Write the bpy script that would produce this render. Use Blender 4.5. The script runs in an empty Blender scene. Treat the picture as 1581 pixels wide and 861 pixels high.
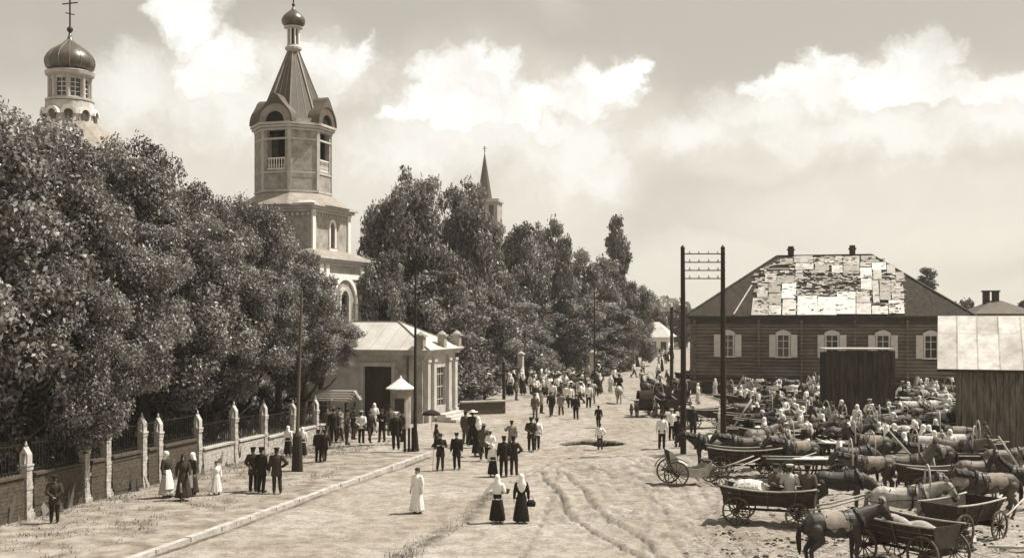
import bpy, bmesh, math, random
import numpy as np
from mathutils import Vector, Matrix
R = math.radians
SC = bpy.context.scene
COL = SC.collection

# ------------------------------------------------------------------ camera
F = 1750.0; CX = 790.5; HY = 488.0; CH = 6.6; PW = 1581.0
cam_d = bpy.data.cameras.new("camera"); cam = bpy.data.objects.new("camera", cam_d); COL.objects.link(cam)
cam.location = (0, 0, CH); cam.rotation_euler = (R(90), 0, 0)
cam_d.sensor_width = 36; cam_d.lens = 36 * F / PW
cam_d.shift_y = (HY - 430.5) / PW
cam_d.clip_start = 0.5; cam_d.clip_end = 20000
SC.camera = cam

# ------------------------------------------------------------------ light
SUN_EL = R(59); SUN_AZ = R(14)          # azimuth measured from +X towards +Y
sd = Vector((math.cos(SUN_EL) * math.cos(SUN_AZ), math.cos(SUN_EL) * math.sin(SUN_AZ), math.sin(SUN_EL)))
sun_l = bpy.data.lights.new("sun", 'SUN'); sun = bpy.data.objects.new("sun", sun_l); COL.objects.link(sun)
sun.rotation_euler = sd.to_track_quat('Z', 'Y').to_euler(); sun.location = (60, 20, 80)
sun_l.energy = 5.0; sun_l.angle = R(0.5); sun_l.color = (1.0, 0.965, 0.88)

SC.view_settings.view_transform = 'Standard'; SC.view_settings.look = 'None'
SC.view_settings.exposure = 0.53; SC.view_settings.gamma = 1.0

world = bpy.data.worlds.new("World"); SC.world = world; world.use_nodes = True
def make_world():
    nt = world.node_tree; N = nt.nodes; L = nt.links; N.clear()
    def nd(t, **k):
        n = N.new(t)
        for a, b in k.items(): setattr(n, a, b)
        return n
    def inp(s, v):
        if isinstance(v, (int, float, tuple)): s.default_value = v
        else: L.new(v, s)
    def M(op, a, b=None, c=None, clamp=False):
        n = nd('ShaderNodeMath', operation=op, use_clamp=clamp); inp(n.inputs[0], a)
        if b is not None: inp(n.inputs[1], b)
        if c is not None: inp(n.inputs[2], c)
        return n.outputs[0]
    def V(op, a, b=None):
        n = nd('ShaderNodeVectorMath', operation=op); inp(n.inputs[0], a)
        if b is not None: inp(n.inputs[1], b)
        return n
    tc = nd('ShaderNodeTexCoord'); sep = nd('ShaderNodeSeparateXYZ'); L.new(tc.outputs['Generated'], sep.inputs[0])
    x, y, z = sep.outputs
    az = M('ARCTAN2', x, y)
    hor = M('SQRT', M('ADD', M('MULTIPLY', x, x), M('MULTIPLY', y, y)))
    el = M('DIVIDE', z, M('MAXIMUM', hor, 0.02))
    comb = nd('ShaderNodeCombineXYZ'); L.new(az, comb.inputs[0]); L.new(el, comb.inputs[1])
    base = comb.outputs[0]
    def noise(vec, scale, detail=6, rough=0.55, dist=0.0):
        n = nd('ShaderNodeTexNoise'); L.new(vec, n.inputs['Vector'])
        n.inputs['Scale'].default_value = scale; n.inputs['Detail'].default_value = detail
        n.inputs['Roughness'].default_value = rough; n.inputs['Distortion'].default_value = dist
        return n
    def ramp(v, a, b, smooth=True):
        n = nd('ShaderNodeMapRange', interpolation_type='SMOOTHSTEP' if smooth else 'LINEAR')
        inp(n.inputs[0], v); n.inputs[1].default_value = a; n.inputs[2].default_value = b
        n.inputs[3].default_value = 0; n.inputs[4].default_value = 1
        return n.outputs[0]
    def warped(scale, amt, detail=7):
        n = noise(base, scale, detail, 0.6)
        off = V('SUBTRACT', n.outputs['Color'], (0.5, 0.5, 0.5)).outputs[0]
        off = V('MULTIPLY', off, (amt, amt, 0)).outputs[0]
        return V('ADD', base, off).outputs[0]
    wp = warped(30, 0.050, 10)
    wsoft = warped(9, 0.09, 5)
    def field(blobs, vec):
        acc = None
        for (px, py, rx, ry) in blobs:
            a = math.atan((px - CX) / F); e = (HY - py) / F * math.cos(a)
            d = V('SUBTRACT', vec, (a, e, 0)).outputs[0]
            d = V('MULTIPLY', d, (F / rx / 1.13, F / ry / 1.13, 0)).outputs[0]
            l = V('LENGTH', d).outputs['Value']
            f = M('SUBTRACT', 1.0, l)
            acc = f if acc is None else M('SMOOTH_MAX', acc, f, 0.08)
        return acc
    bright = [(735,112,58,48),(690,118,52,34),(772,112,34,44),(800,165,80,34),(905,132,62,36),(955,128,46,34),(700,160,90,30),
              (620,182,46,20),(740,182,150,17),(860,160,90,30),(985,120,18,30),(858,205,36,18),
              (1190,140,56,24),(1290,104,46,30),(1255,132,90,30),(1432,88,56,36),(1385,118,90,34),(1340,142,170,28),(1545,138,80,22),(1480,150,90,18),
              (300,22,42,66),(356,88,58,42),(330,120,60,36),(520,98,66,40),(480,90,40,24),(268,20,40,40)]
    soft = [(740,170,260,110),(900,220,170,110),(1330,190,330,80),(1180,230,250,60),(330,200,190,150),(180,250,260,130),(560,270,190,110),
            (1550,190,200,70),(860,300,140,90),(1050,420,500,60),(1400,330,330,90),(480,120,150,90),(900,455,900,40)]
    fb = field(bright, wp); fs = field(soft, wsoft)
    er = M('MULTIPLY', M('SUBTRACT', noise(wp, 34, 10, 0.68).outputs[0], 0.5), 1.5)
    fbe = M('ADD', fb, er)
    mb_ = ramp(fbe, -0.12, 0.55); ms = ramp(fs, -0.2, 0.6)
    # lumps inside the clouds, and free clouds everywhere else in the sky
    lump = noise(wp, 26, 8, 0.6).outputs[0]; big = noise(wsoft, 5.0, 7, 0.55).outputs[0]
    free = ramp(big, 0.50, 0.72)
    shade = ramp(noise(wp, 15, 7, 0.6).outputs[0], 0.34, 0.62)
    mb2 = M('MULTIPLY', mb_, M('ADD', 0.52, M('MULTIPLY', shade, 0.48)), clamp=True)
    veil = [(740,205,210,70),(880,235,120,90),(935,270,60,60),(1330,195,280,60),(1500,185,130,50),(340,160,130,90),(210,140,110,70),(620,235,110,60),(480,110,130,60),(1180,170,110,40),(1050,210,120,40)]
    fv = M('ADD', field(veil, wp), M('MULTIPLY', M('SUBTRACT', noise(wp, 20, 10, 0.66).outputs[0], 0.5), 2.2))
    mb2 = M('MAXIMUM', mb2, M('MULTIPLY', ramp(fv, -0.05, 1.0), 0.62))
    soft_all = M('MULTIPLY', M('MAXIMUM', ms, M('MULTIPLY', free, 0.75)), M('ADD', 0.45, M('MULTIPLY', lump, 0.5)), clamp=True)
    sky = nd('ShaderNodeTexSky', sky_type='NISHITA'); sky.sun_disc = False
    sky.sun_elevation = SUN_EL; sky.sun_rotation = R(90) - SUN_AZ
    sky.air_density = 1.0; sky.dust_density = 3.0; sky.ozone_density = 1.0
    bw = nd('ShaderNodeRGBToBW'); L.new(sky.outputs[0], bw.inputs[0])
    # orthochromatic plate: the blue sky records nearly even
    lum = M('ADD', M('MULTIPLY', bw.outputs[0], 0.28), 3.0)
    lowbright = ramp(el, 0.26, 0.0)
    lum = M('ADD', lum, M('MULTIPLY', lowbright, 1.1))
    lum = M('ADD', lum, M('MULTIPLY', soft_all, 1.7))
    lum = M('ADD', lum, M('MULTIPLY', mb2, M('SUBTRACT', 8.3, lum)))
    tint = nd('ShaderNodeMixRGB'); L.new(mb2, tint.inputs[0]); tint.inputs[1].default_value = (1.065, 1.0, 0.875, 1); tint.inputs[2].default_value = (1.0, 1.0, 0.965, 1)
    cs = V('SCALE', tint.outputs[0]); L.new(lum, cs.inputs['Scale'])
    bg = nd('ShaderNodeBackground'); L.new(cs.outputs[0], bg.inputs[0]); bg.inputs[1].default_value = 0.092
    out = nd('ShaderNodeOutputWorld'); L.new(bg.outputs[0], out.inputs[0])
make_world()

# ------------------------------------------------------------------ helpers
def GP(px, py):
    y = F * CH / (py - HY); return ((px - CX) * y / F, y)
def XP(px, Y): return (px - CX) * Y / F
def ZP(py, Y): return CH + (HY - py) * Y / F

def sep_col(g):
    t = min(1.0, g / 0.45); g = g * 0.86
    return (g * (1.05 + 0.26 * (1 - t)), g, g * (0.94 - 0.24 * (1 - t)), 1)

MATS = {}
def mat(name, g, var=0.25, scale=6.0, rough=0.85, bump=0.0, bscale=None, spec=0.25, g2=None, metal=0.0, stretch=(1,1,1), det=6, thr=None):
    if name in MATS: return MATS[name]
    m = bpy.data.materials.new(name); m.use_nodes = True; nt = m.node_tree; N = nt.nodes; L = nt.links
    b = N['Principled BSDF']; b.inputs['Roughness'].default_value = rough
    b.inputs['Specular IOR Level'].default_value = spec; b.inputs['Metallic'].default_value = metal
    tc = N.new('ShaderNodeTexCoord'); mp = N.new('ShaderNodeMapping'); mp.inputs['Scale'].default_value = stretch
    L.new(tc.outputs['Object'], mp.inputs[0])
    oi = N.new('ShaderNodeObjectInfo'); ad = N.new('ShaderNodeVectorMath'); ad.operation = 'ADD'
    sc = N.new('ShaderNodeMath'); sc.operation = 'MULTIPLY'; sc.inputs[1].default_value = 37.0
    L.new(oi.outputs['Random'], sc.inputs[0]); L.new(mp.outputs[0], ad.inputs[0]); L.new(sc.outputs[0], ad.inputs[1])
    n = N.new('ShaderNodeTexNoise'); n.inputs['Scale'].default_value = scale; n.inputs['Detail'].default_value = det; n.inputs['Roughness'].default_value = 0.65
    L.new(ad.outputs[0], n.inputs['Vector'])
    r = N.new('ShaderNodeValToRGB'); L.new(n.outputs[0], r.inputs[0])
    lo, hi = thr if thr else (0.3, 0.7)
    r.color_ramp.elements[0].position = lo; r.color_ramp.elements[1].position = hi
    a = g * (1 - var); c = g2 if g2 is not None else g * (1 + var)
    r.color_ramp.elements[0].color = sep_col(a); r.color_ramp.elements[1].color = sep_col(min(c, 0.9))
    L.new(r.outputs[0], b.inputs['Base Color'])
    if bump:
        n2 = N.new('ShaderNodeTexNoise'); n2.inputs['Scale'].default_value = bscale or scale * 4; n2.inputs['Detail'].default_value = 5
        L.new(ad.outputs[0], n2.inputs['Vector'])
        bp = N.new('ShaderNodeBump'); bp.inputs['Strength'].default_value = 0.7; bp.inputs['Distance'].default_value = bump
        L.new(n2.outputs[0], bp.inputs['Height']); L.new(bp.outputs[0], b.inputs['Normal'])
    MATS[name] = m; return m

def leaf_mat(name, g, gloss=0.5, trans=0.25):
    m = bpy.data.materials.new(name); m.use_nodes = True; nt = m.node_tree; N = nt.nodes; L = nt.links
    b = N['Principled BSDF']; b.inputs['Roughness'].default_value = 0.42; b.inputs['Specular IOR Level'].default_value = gloss
    at = N.new('ShaderNodeAttribute'); at.attribute_name = 'tone'
    r = N.new('ShaderNodeValToRGB'); L.new(at.outputs['Fac'], r.inputs[0])
    r.color_ramp.elements[0].color = sep_col(g * 0.2); r.color_ramp.elements[1].color = sep_col(min(g * 3.2, .5))
    L.new(r.outputs[0], b.inputs['Base Color'])
    tr = N.new('ShaderNodeBsdfTranslucent'); L.new(r.outputs[0], tr.inputs[0])
    mx = N.new('ShaderNodeMixShader'); mx.inputs[0].default_value = trans
    L.new(b.outputs[0], mx.inputs[1]); L.new(tr.outputs[0], mx.inputs[2])
    L.new(mx.outputs[0], N['Material Output'].inputs[0])
    MATS[name] = m; return m

class MB:
    def __init__(s): s.v = []; s.f = []; s.mi = []; s.cur = 0; s.T = Matrix.Identity(4)
    def add(s, vs, fs):
        o = len(s.v); T = s.T
        for p in vs: s.v.append(tuple(T @ Vector(p)))
        for f in fs: s.f.append([i + o for i in f]); s.mi.append(s.cur)
    def box(s, c, d, rz=0, m=None):
        x, y, z = d[0]/2, d[1]/2, d[2]/2
        vs = [Vector(p) for p in [(-x,-y,-z),(x,-y,-z),(x,y,-z),(-x,y,-z),(-x,-y,z),(x,-y,z),(x,y,z),(-x,y,z)]]
        if rz: vs = [Matrix.Rotation(rz, 3, 'Z') @ p for p in vs]
        if m is not None: vs = [m @ p for p in vs]
        s.add([p + Vector(c) for p in vs], [(0,3,2,1),(4,5,6,7),(0,1,5,4),(1,2,6,5),(2,3,7,6),(3,0,4,7)])
    def beam(s, a, b, w, h=None, roll=0):
        h = h or w; a = Vector(a); b = Vector(b); d = b - a; L = d.length
        if L < 1e-6: return
        q = d.to_track_quat('Z', 'Y').to_matrix()
        if roll: q = q @ Matrix.Rotation(roll, 3, 'Z')
        s.box((a + b) / 2, (w, h, L), m=q)
    def rings(s, rs, n=10, cap=True, start=0.0):
        # rs: list of (centre, ax, ay) vectors
        vs = []
        for c, ax, ay in rs:
            c = Vector(c); ax = Vector(ax); ay = Vector(ay)
            for k in range(n):
                t = start + 2 * math.pi * k / n; vs.append(c + ax * math.cos(t) + ay * math.sin(t))
        fs = []
        for i in range(len(rs) - 1):
            for k in range(n):
                k2 = (k + 1) % n; fs.append((i*n+k, i*n+k2, (i+1)*n+k2, (i+1)*n+k))
        if cap:
            fs.append(tuple(reversed(range(n)))); fs.append(tuple((len(rs)-1)*n + k for k in range(n)))
        s.add(vs, fs)
    def tube(s, pts, rad, n=8, cap=True):
        pts = [Vector(p) for p in pts]
        if not isinstance(rad, (list, tuple)): rad = [rad] * len(pts)
        rs = []; prev = None
        for i, p in enumerate(pts):
            d = (pts[min(i+1, len(pts)-1)] - pts[max(i-1, 0)])
            if d.length < 1e-7: d = Vector((0,0,1))
            d.normalize()
            if prev is None:
                ref = Vector((0,0,1)) if abs(d.z) < 0.9 else Vector((1,0,0))
                ax = d.cross(ref).normalized()
            else:
                ax = (prev - d * prev.dot(d))
                ax = ax.normalized() if ax.length > 1e-6 else d.orthogonal().normalized()
            ay = d.cross(ax); prev = ax
            rs.append((p, ax * rad[i], ay * rad[i]))
        s.rings(rs, n, cap)
    def lathe(s, prof, n=16, c=(0,0,0), start=0.0, cap=True):
        s.rings([((c[0], c[1], c[2] + z), (r, 0, 0), (0, r, 0)) for r, z in prof], n, cap, start)
    def ell(s, c, r, n=10, m=6, rot=None):
        rs = []
        rr = rot or Matrix.Identity(3)
        for i in range(m + 1):
            t = -math.pi/2 + math.pi * i / m; k = max(math.cos(t), 0.02)
            rs.append((Vector(c) + rr @ Vector((0, 0, math.sin(t) * r[2])), rr @ Vector((r[0]*k, 0, 0)), rr @ Vector((0, r[1]*k, 0))))
        s.rings(rs, n)
    def cap_(s, a, ra, b, rb, n=8):
        s.ell(a, (ra, ra, ra), n, 6); s.ell(b, (rb, rb, rb), n, 6); s.tube([a, b], [ra, rb], n)
    def prism(s, poly, a, b, plane='XZ'):
        # extrude a 2-D polygon between a and b along the missing axis
        n = len(poly)
        def P(u, v, w): return (u, w, v) if plane == 'XZ' else ((w, u, v) if plane == 'YZ' else (u, v, w))
        vs = [P(u, v, a) for u, v in poly] + [P(u, v, b) for u, v in poly]
        fs = [tuple(range(n)), tuple(reversed(range(n, 2*n)))] + [(i, n + i, n + (i+1) % n, (i+1) % n) for i in range(n)]
        s.add(vs, fs)
    def mesh(s, name, mats=(), smooth=False, fix=True):
        me = bpy.data.meshes.new(name); me.from_pydata(s.v, [], s.f)
        for m in mats: me.materials.append(m)
        if len(mats) > 1: me.polygons.foreach_set('material_index', s.mi)
        if fix:
            bm = bmesh.new(); bm.from_mesh(me); bmesh.ops.recalc_face_normals(bm, faces=bm.faces); bm.to_mesh(me); bm.free()
        if smooth: me.polygons.foreach_set('use_smooth', [True] * len(me.polygons))
        me.update(); return me

def link(name, me, parent=None, loc=(0,0,0), rz=0.0, m=None, kind=None):
    o = bpy.data.objects.new(name, me); COL.objects.link(o)
    if parent: o.parent = parent
    o.location = loc; o.rotation_euler = (0, 0, rz)
    if m is not None:
        if me.materials:
            o.material_slots[0].link = 'OBJECT'; o.material_slots[0].material = m
        else: me.materials.append(m)
    if kind: o['kind'] = kind
    return o
def part(name, mb, m, parent, smooth=False, kind=None, loc=(0,0,0)):
    return link(name, mb.mesh(name, [m] if not isinstance(m, (list, tuple)) else m, smooth), parent, loc, kind=kind)
def tag(o, label, cat, group=None):
    o['label'] = label; o['category'] = cat
    if group: o['group'] = group
    return o
def thing(name, label, cat, loc=(0,0,0), rz=0.0, group=None, scale=1.0):
    o = bpy.data.objects.new(name, None); COL.objects.link(o); o.empty_display_size = 0.3
    o.location = loc; o.rotation_euler = (0, 0, rz); o.scale = (scale,) * 3 if not isinstance(scale, tuple) else scale
    return tag(o, label, cat, group)
def copy_tree(o, parent=None):
    c = o.copy(); COL.objects.link(c)
    if parent: c.parent = parent
    for ch in list(o.children): copy_tree(ch, c)
    return c
def remesh(mb, name, voxel, ratio=1.0, smooth_it=2):
    me = mb.mesh(name + '_raw', [], fix=True)
    o = bpy.data.objects.new('tmp', me); COL.objects.link(o)
    md = o.modifiers.new('r', 'REMESH'); md.mode = 'VOXEL'; md.voxel_size = voxel
    if smooth_it:
        s2 = o.modifiers.new('s', 'SMOOTH'); s2.iterations = smooth_it; s2.factor = 0.5
    if ratio < 1:
        d = o.modifiers.new('d', 'DECIMATE'); d.ratio = ratio
    dg = bpy.context.evaluated_depsgraph_get(); dg.update()
    r = bpy.data.meshes.new_from_object(o.evaluated_get(dg)); r.name = name
    bpy.data.objects.remove(o); bpy.data.meshes.remove(me)
    r.polygons.foreach_set('use_smooth', [True] * len(r.polygons))
    return r
def np_mesh(name, verts, quads, tone=None, m=None, nper=4):
    me = bpy.data.meshes.new(name); nv = len(verts); nf = len(quads)
    me.vertices.add(nv); me.vertices.foreach_set('co', verts.astype(np.float32).ravel())
    me.loops.add(nf * nper); me.loops.foreach_set('vertex_index', quads.astype(np.int32).ravel())
    me.polygons.add(nf); me.polygons.foreach_set('loop_start', np.arange(0, nf * nper, nper, dtype=np.int32))
    me.polygons.foreach_set('loop_total', np.full(nf, nper, dtype=np.int32))
    if tone is not None:
        at = me.attributes.new('tone', 'FLOAT', 'POINT'); at.data.foreach_set('value', tone.astype(np.float32))
    if m is not None: me.materials.append(m)
    me.update(calc_edges=True); me.validate(); return me
RN = random.Random(7)

# ------------------------------------------------------------------ materials
M_stone = mat('pale_plaster', 0.48, 0.26, 1.2, 0.9, 0.01, 14)
M_lodge = mat('lodge_plaster', 0.46, 0.30, 1.4, 0.9, 0.012, 18)
M_white = mat('white_lime_plaster', 0.78, 0.08, 1.5, 0.9, 0.006, 14)
M_greyp = mat('weathered_grey_plaster', 0.33, 0.42, 1.6, 0.9, 0.01, 14)
M_tin = mat('pale_roof_tin', 0.50, 0.2, 0.9, 0.55, 0.004, 8, spec=0.4)
M_dkroof = mat('dark_roof_tin', 0.085, 0.35, 1.3, 0.5, 0.01, 9, spec=0.4)
M_spire = mat('spire_tin', 0.07, 0.3, 1.2, 0.5, 0.008, 7, spec=0.45)
M_rib = mat('pale_roof_rib', 0.27, 0.3, 2, 0.6)
M_dome = mat('dome_tin', 0.07, 0.5, 2.2, 0.35, 0.01, 8, spec=0.6)
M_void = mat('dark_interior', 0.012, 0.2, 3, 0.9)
M_glass = mat('dark_window_glass', 0.03, 0.3, 2, 0.15, spec=0.6)
M_dwood = mat('dark_weathered_wood', 0.042, 0.45, 3, 0.85, 0.01, 26, stretch=(1,1,0.12))
M_booth = mat('dark_tarred_board', 0.045, 0.8, 6, 0.8, 0.01, 26, stretch=(1,1,0.15))
M_log = mat('dark_log_wall', 0.16, 0.45, 1.5, 0.9, 0.015, 20, stretch=(0.25,1,1))
M_plank = mat('grey_plank', 0.13, 0.75, 7, 0.9, 0.01, 24, stretch=(1,1,0.12))
M_pwood = mat('bleached_wood', 0.42, 0.3, 3, 0.9, 0.006, 24)
M_shutter = mat('pale_painted_shutter', 0.62, 0.14, 3, 0.8)
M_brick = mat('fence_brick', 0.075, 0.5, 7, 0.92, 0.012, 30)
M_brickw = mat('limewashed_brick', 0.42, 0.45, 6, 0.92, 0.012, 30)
M_iron = mat('black_iron', 0.02, 0.3, 8, 0.5)
M_pole = mat('tarred_pole_wood', 0.030, 0.45, 4, 0.85, 0.006, 30, stretch=(1,1,0.1))
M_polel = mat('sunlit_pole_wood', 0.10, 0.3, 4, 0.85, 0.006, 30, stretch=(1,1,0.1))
M_bark = mat('tree_bark', 0.07, 0.4, 5, 0.95, 0.03, 14, stretch=(1,1,0.3))
M_shing = mat('dark_shingle', 0.036, 0.5, 2.4, 0.9, 0.01, 20)
M_kerb = mat('kerb_stone', 0.42, 0.4, 3, 0.9, 0.01, 22)
M_leafA = leaf_mat('near_foliage', 0.18, 0.25, 0.2)
M_leafB = leaf_mat('mid_foliage', 0.21, 0.2, 0.2)
M_leafC = leaf_mat('far_foliage', 0.10, 0.2, 0.15)
# clothing and animals
M_skin = mat('skin', 0.33, 0.08, 9, 0.6)
M_face = mat('face_dark_feature', 0.06, 0.1, 9, 0.7)
M_hair = mat('dark_hair', 0.03, 0.3, 20, 0.7)
C_black = mat('black_cloth', 0.020, 0.3, 6, 0.95, 0.004, 60)
C_dark = mat('dark_cloth', 0.040, 0.3, 6, 0.95, 0.004, 60)
C_brown = mat('brown_cloth', 0.10, 0.3, 6, 0.95, 0.004, 60)
C_grey = mat('grey_cloth', 0.24, 0.25, 6, 0.95, 0.004, 60)
C_light = mat('light_cloth', 0.50, 0.15, 6, 0.95, 0.004, 60)
C_white = mat('white_cloth', 0.82, 0.06, 6, 0.95, 0.004, 60)
M_boot = mat('boot_leather', 0.018, 0.3, 8, 0.5)
H_black = mat('black_horse_coat', 0.022, 0.4, 3, 0.6, spec=0.5)
H_bay = mat('bay_horse_coat', 0.045, 0.6, 3, 0.6, spec=0.5)
H_chest = mat('chestnut_horse_coat', 0.10, 0.6, 3, 0.6, spec=0.5)
H_grey = mat('grey_horse_coat', 0.36, 0.45, 5, 0.5, spec=0.4)
H_mane = mat('horse_mane_hair', 0.016, 0.3, 12, 0.6)
M_leather = mat('harness_leather', 0.025, 0.3, 8, 0.5)
M_wag = mat('wagon_wood', 0.085, 0.45, 4, 0.85, 0.006, 30)
M_wagd = mat('dark_wagon_wood', 0.04, 0.45, 4, 0.85, 0.006, 30)
M_wagr = mat('worn_wagon_rail', 0.42, 0.3, 5, 0.8)
M_hay = mat('hay', 0.36, 0.4, 18, 0.95, 0.03, 40)
M_sack = mat('sackcloth', 0.68, 0.15, 5, 0.95, 0.02, 14)
# ------------------------------------------------------------------ ground
KD = Vector((5.5, 20.6, 0)).normalized(); KN = Vector((-KD.y, KD.x, 0))   # along the street, and towards the fence
K0 = Vector((*GP(215, 861), 0)) - KD * 14
def vnoise(x, y, cell, seed):
    rs = np.random.RandomState(seed); g = rs.rand(257, 257)
    u = x / cell; v = y / cell; iu = np.floor(u).astype(int); iv = np.floor(v).astype(int)
    fu = u - iu; fv = v - iv; fu = fu*fu*(3-2*fu); fv = fv*fv*(3-2*fv)
    a = g[iu % 256, iv % 256]; b = g[(iu+1) % 256, iv % 256]; c = g[iu % 256, (iv+1) % 256]; d = g[(iu+1) % 256, (iv+1) % 256]
    return (a*(1-fu)+b*fu)*(1-fv) + (c*(1-fu)+d*fu)*fv - 0.5
def poly_dist(x, y, pts):
    best = np.full(x.shape, 1e9)
    for (ax, ay), (bx, by) in zip(pts[:-1], pts[1:]):
        dx, dy = bx-ax, by-ay; t = np.clip(((x-ax)*dx + (y-ay)*dy) / (dx*dx+dy*dy), 0, 1)
        best = np.minimum(best, np.hypot(x-ax-t*dx, y-ay-t*dy))
    return best
RUTS = [([(836,728),(843.7,742.6),(852,750),(861.7,758),(869,773),(874.5,789),(887,804),(931,830),(982,855.5),(1060,890)], 0.09, 1.0),
        ([(872,730),(879.6,740),(902.7,758),(914,780),(931,799),(962,814.5),(995,830),(1020,858),(1040,890)], 0.08, 0.8),
        ([(935,790),(962,799),(1000,803),(1040,809),(1080,820)], 0.08, 0.6),
        ([(790,745),(828,727),(854,712),(930,697),(990,690)], 0.08, 0.45),
        ([(860,712),(900,700),(960,692)], 0.08, 0.35),
        ([(700,668),(790,655),(850,640),(930,622),(985,600)], 0.16, 0.4),
        ([(720,690),(800,672),(860,655),(950,630)], 0.14, 0.3)]
EDGE = [(560,895),(600,868),(635,850),(719,805),(740,777),(765,760)]
def height_dirt_shade(X, Y):
    h = 0.07*vnoise(X, Y, 1.7, 3) + (0.018+0.05*np.clip((X+2)/6, 0, 1)*(Y < 60))*vnoise(X, Y, 0.40, 4) + 0.10*vnoise(X, Y, 6, 5)
    rr_ = np.random.RandomState(4); TR = []
    for k in range(16):
        a0 = rr_.uniform(860, 1150); y0 = rr_.uniform(705, 740); a1 = a0 + rr_.uniform(-80, 260); pts = [(a0+(a1-a0)*f**1.6, y0+(875-y0)*f) for f in np.linspace(0, 1, 6)]; TR.append((pts, 0.06, rr_.uniform(.25, .6)))
    for k in range(7):
        y0 = rr_.uniform(640, 700); TR.append(([(700+rr_.uniform(-60,60), y0+25), (820, y0+6), (930, y0-12), (1010, y0-30)], .09, rr_.uniform(.2,.35)))
    d = np.zeros_like(X); wob = 0.10*vnoise(X, Y, 0.8, 8)
    for pts, w, s in RUTS + TR:
        q = poly_dist(X + wob, Y + wob, [GP(*p) for p in pts])
        brk = np.clip(0.95 + 1.2*vnoise(X, Y, 1.1, 21), 0, 1)
        k = np.exp(-(q/(w*1.0))**2)*s*brk; h -= 0.12*k; h += 0.05*s*np.exp(-((q-2.3*w)/w)**2); d = np.maximum(d, k)
    q = poly_dist(X + 3*wob, Y, [GP(*p) for p in EDGE]); k = np.exp(-(q/0.28)**2)*np.clip(0.35+2.2*vnoise(X, Y, 0.35, 9), 0, 1); d = np.maximum(d, k*0.8); h += 0.05*k
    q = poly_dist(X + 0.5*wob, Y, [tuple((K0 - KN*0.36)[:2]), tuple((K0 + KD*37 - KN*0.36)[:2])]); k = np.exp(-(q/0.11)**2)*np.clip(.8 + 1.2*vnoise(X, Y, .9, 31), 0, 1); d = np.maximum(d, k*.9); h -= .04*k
    # churned, clodded earth at the mouth of the market square
    for (px, py, rx, ry, s) in [(950,728,3.4,5.0,1), (1010,716,2.6,4.0,0.8), (905,800,2.0,2.6,0.6), (1130,700,5,8,0.6), (985,790,3,3,0.45), (1300,800,9,9,0.5)]:
        gx, gy = GP(px, py); k = np.clip(1.1 - ((X-gx)/rx)**2 - ((Y-gy)/ry)**2, 0, 1)
        n = np.clip(vnoise(X, Y, 0.30, 11) + vnoise(X, Y, 0.7, 12)*0.8, -0.2, 0.6)
        h += 0.22*k*s*n; d = np.maximum(d, k*s*np.clip(0.15 - 1.9*n, 0, 1)*0.8)
    # the open trench beyond the walkers, spoil heaped on its near lip
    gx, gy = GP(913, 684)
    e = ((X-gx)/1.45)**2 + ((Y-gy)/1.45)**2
    h -= 1.3*np.clip(1.25-e, 0, 1)**0.35*(e < 1.25); d = np.where(e < 1.25, 3.0, np.clip(d, 0, 1))  # trench interior gets its shade painted into the tone value
    ex = ((X-gx+0.55)/0.55)**2 + ((Y-gy+2.0)/0.6)**2; h += 0.18*np.exp(-ex)*(e >= 1.25)
    return h, d
def ground_axis(a, b, step, far):
    far = min(far, 3000)
    xs = list(np.arange(a, b, step)); s = step; x = b
    while x < far: xs.append(x); s *= 1.22; x += s
    s = step; x = a - step; lo = []
    while x > -far: lo.append(x); s *= 1.22; x -= s
    return np.array(sorted(lo) + xs)
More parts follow.
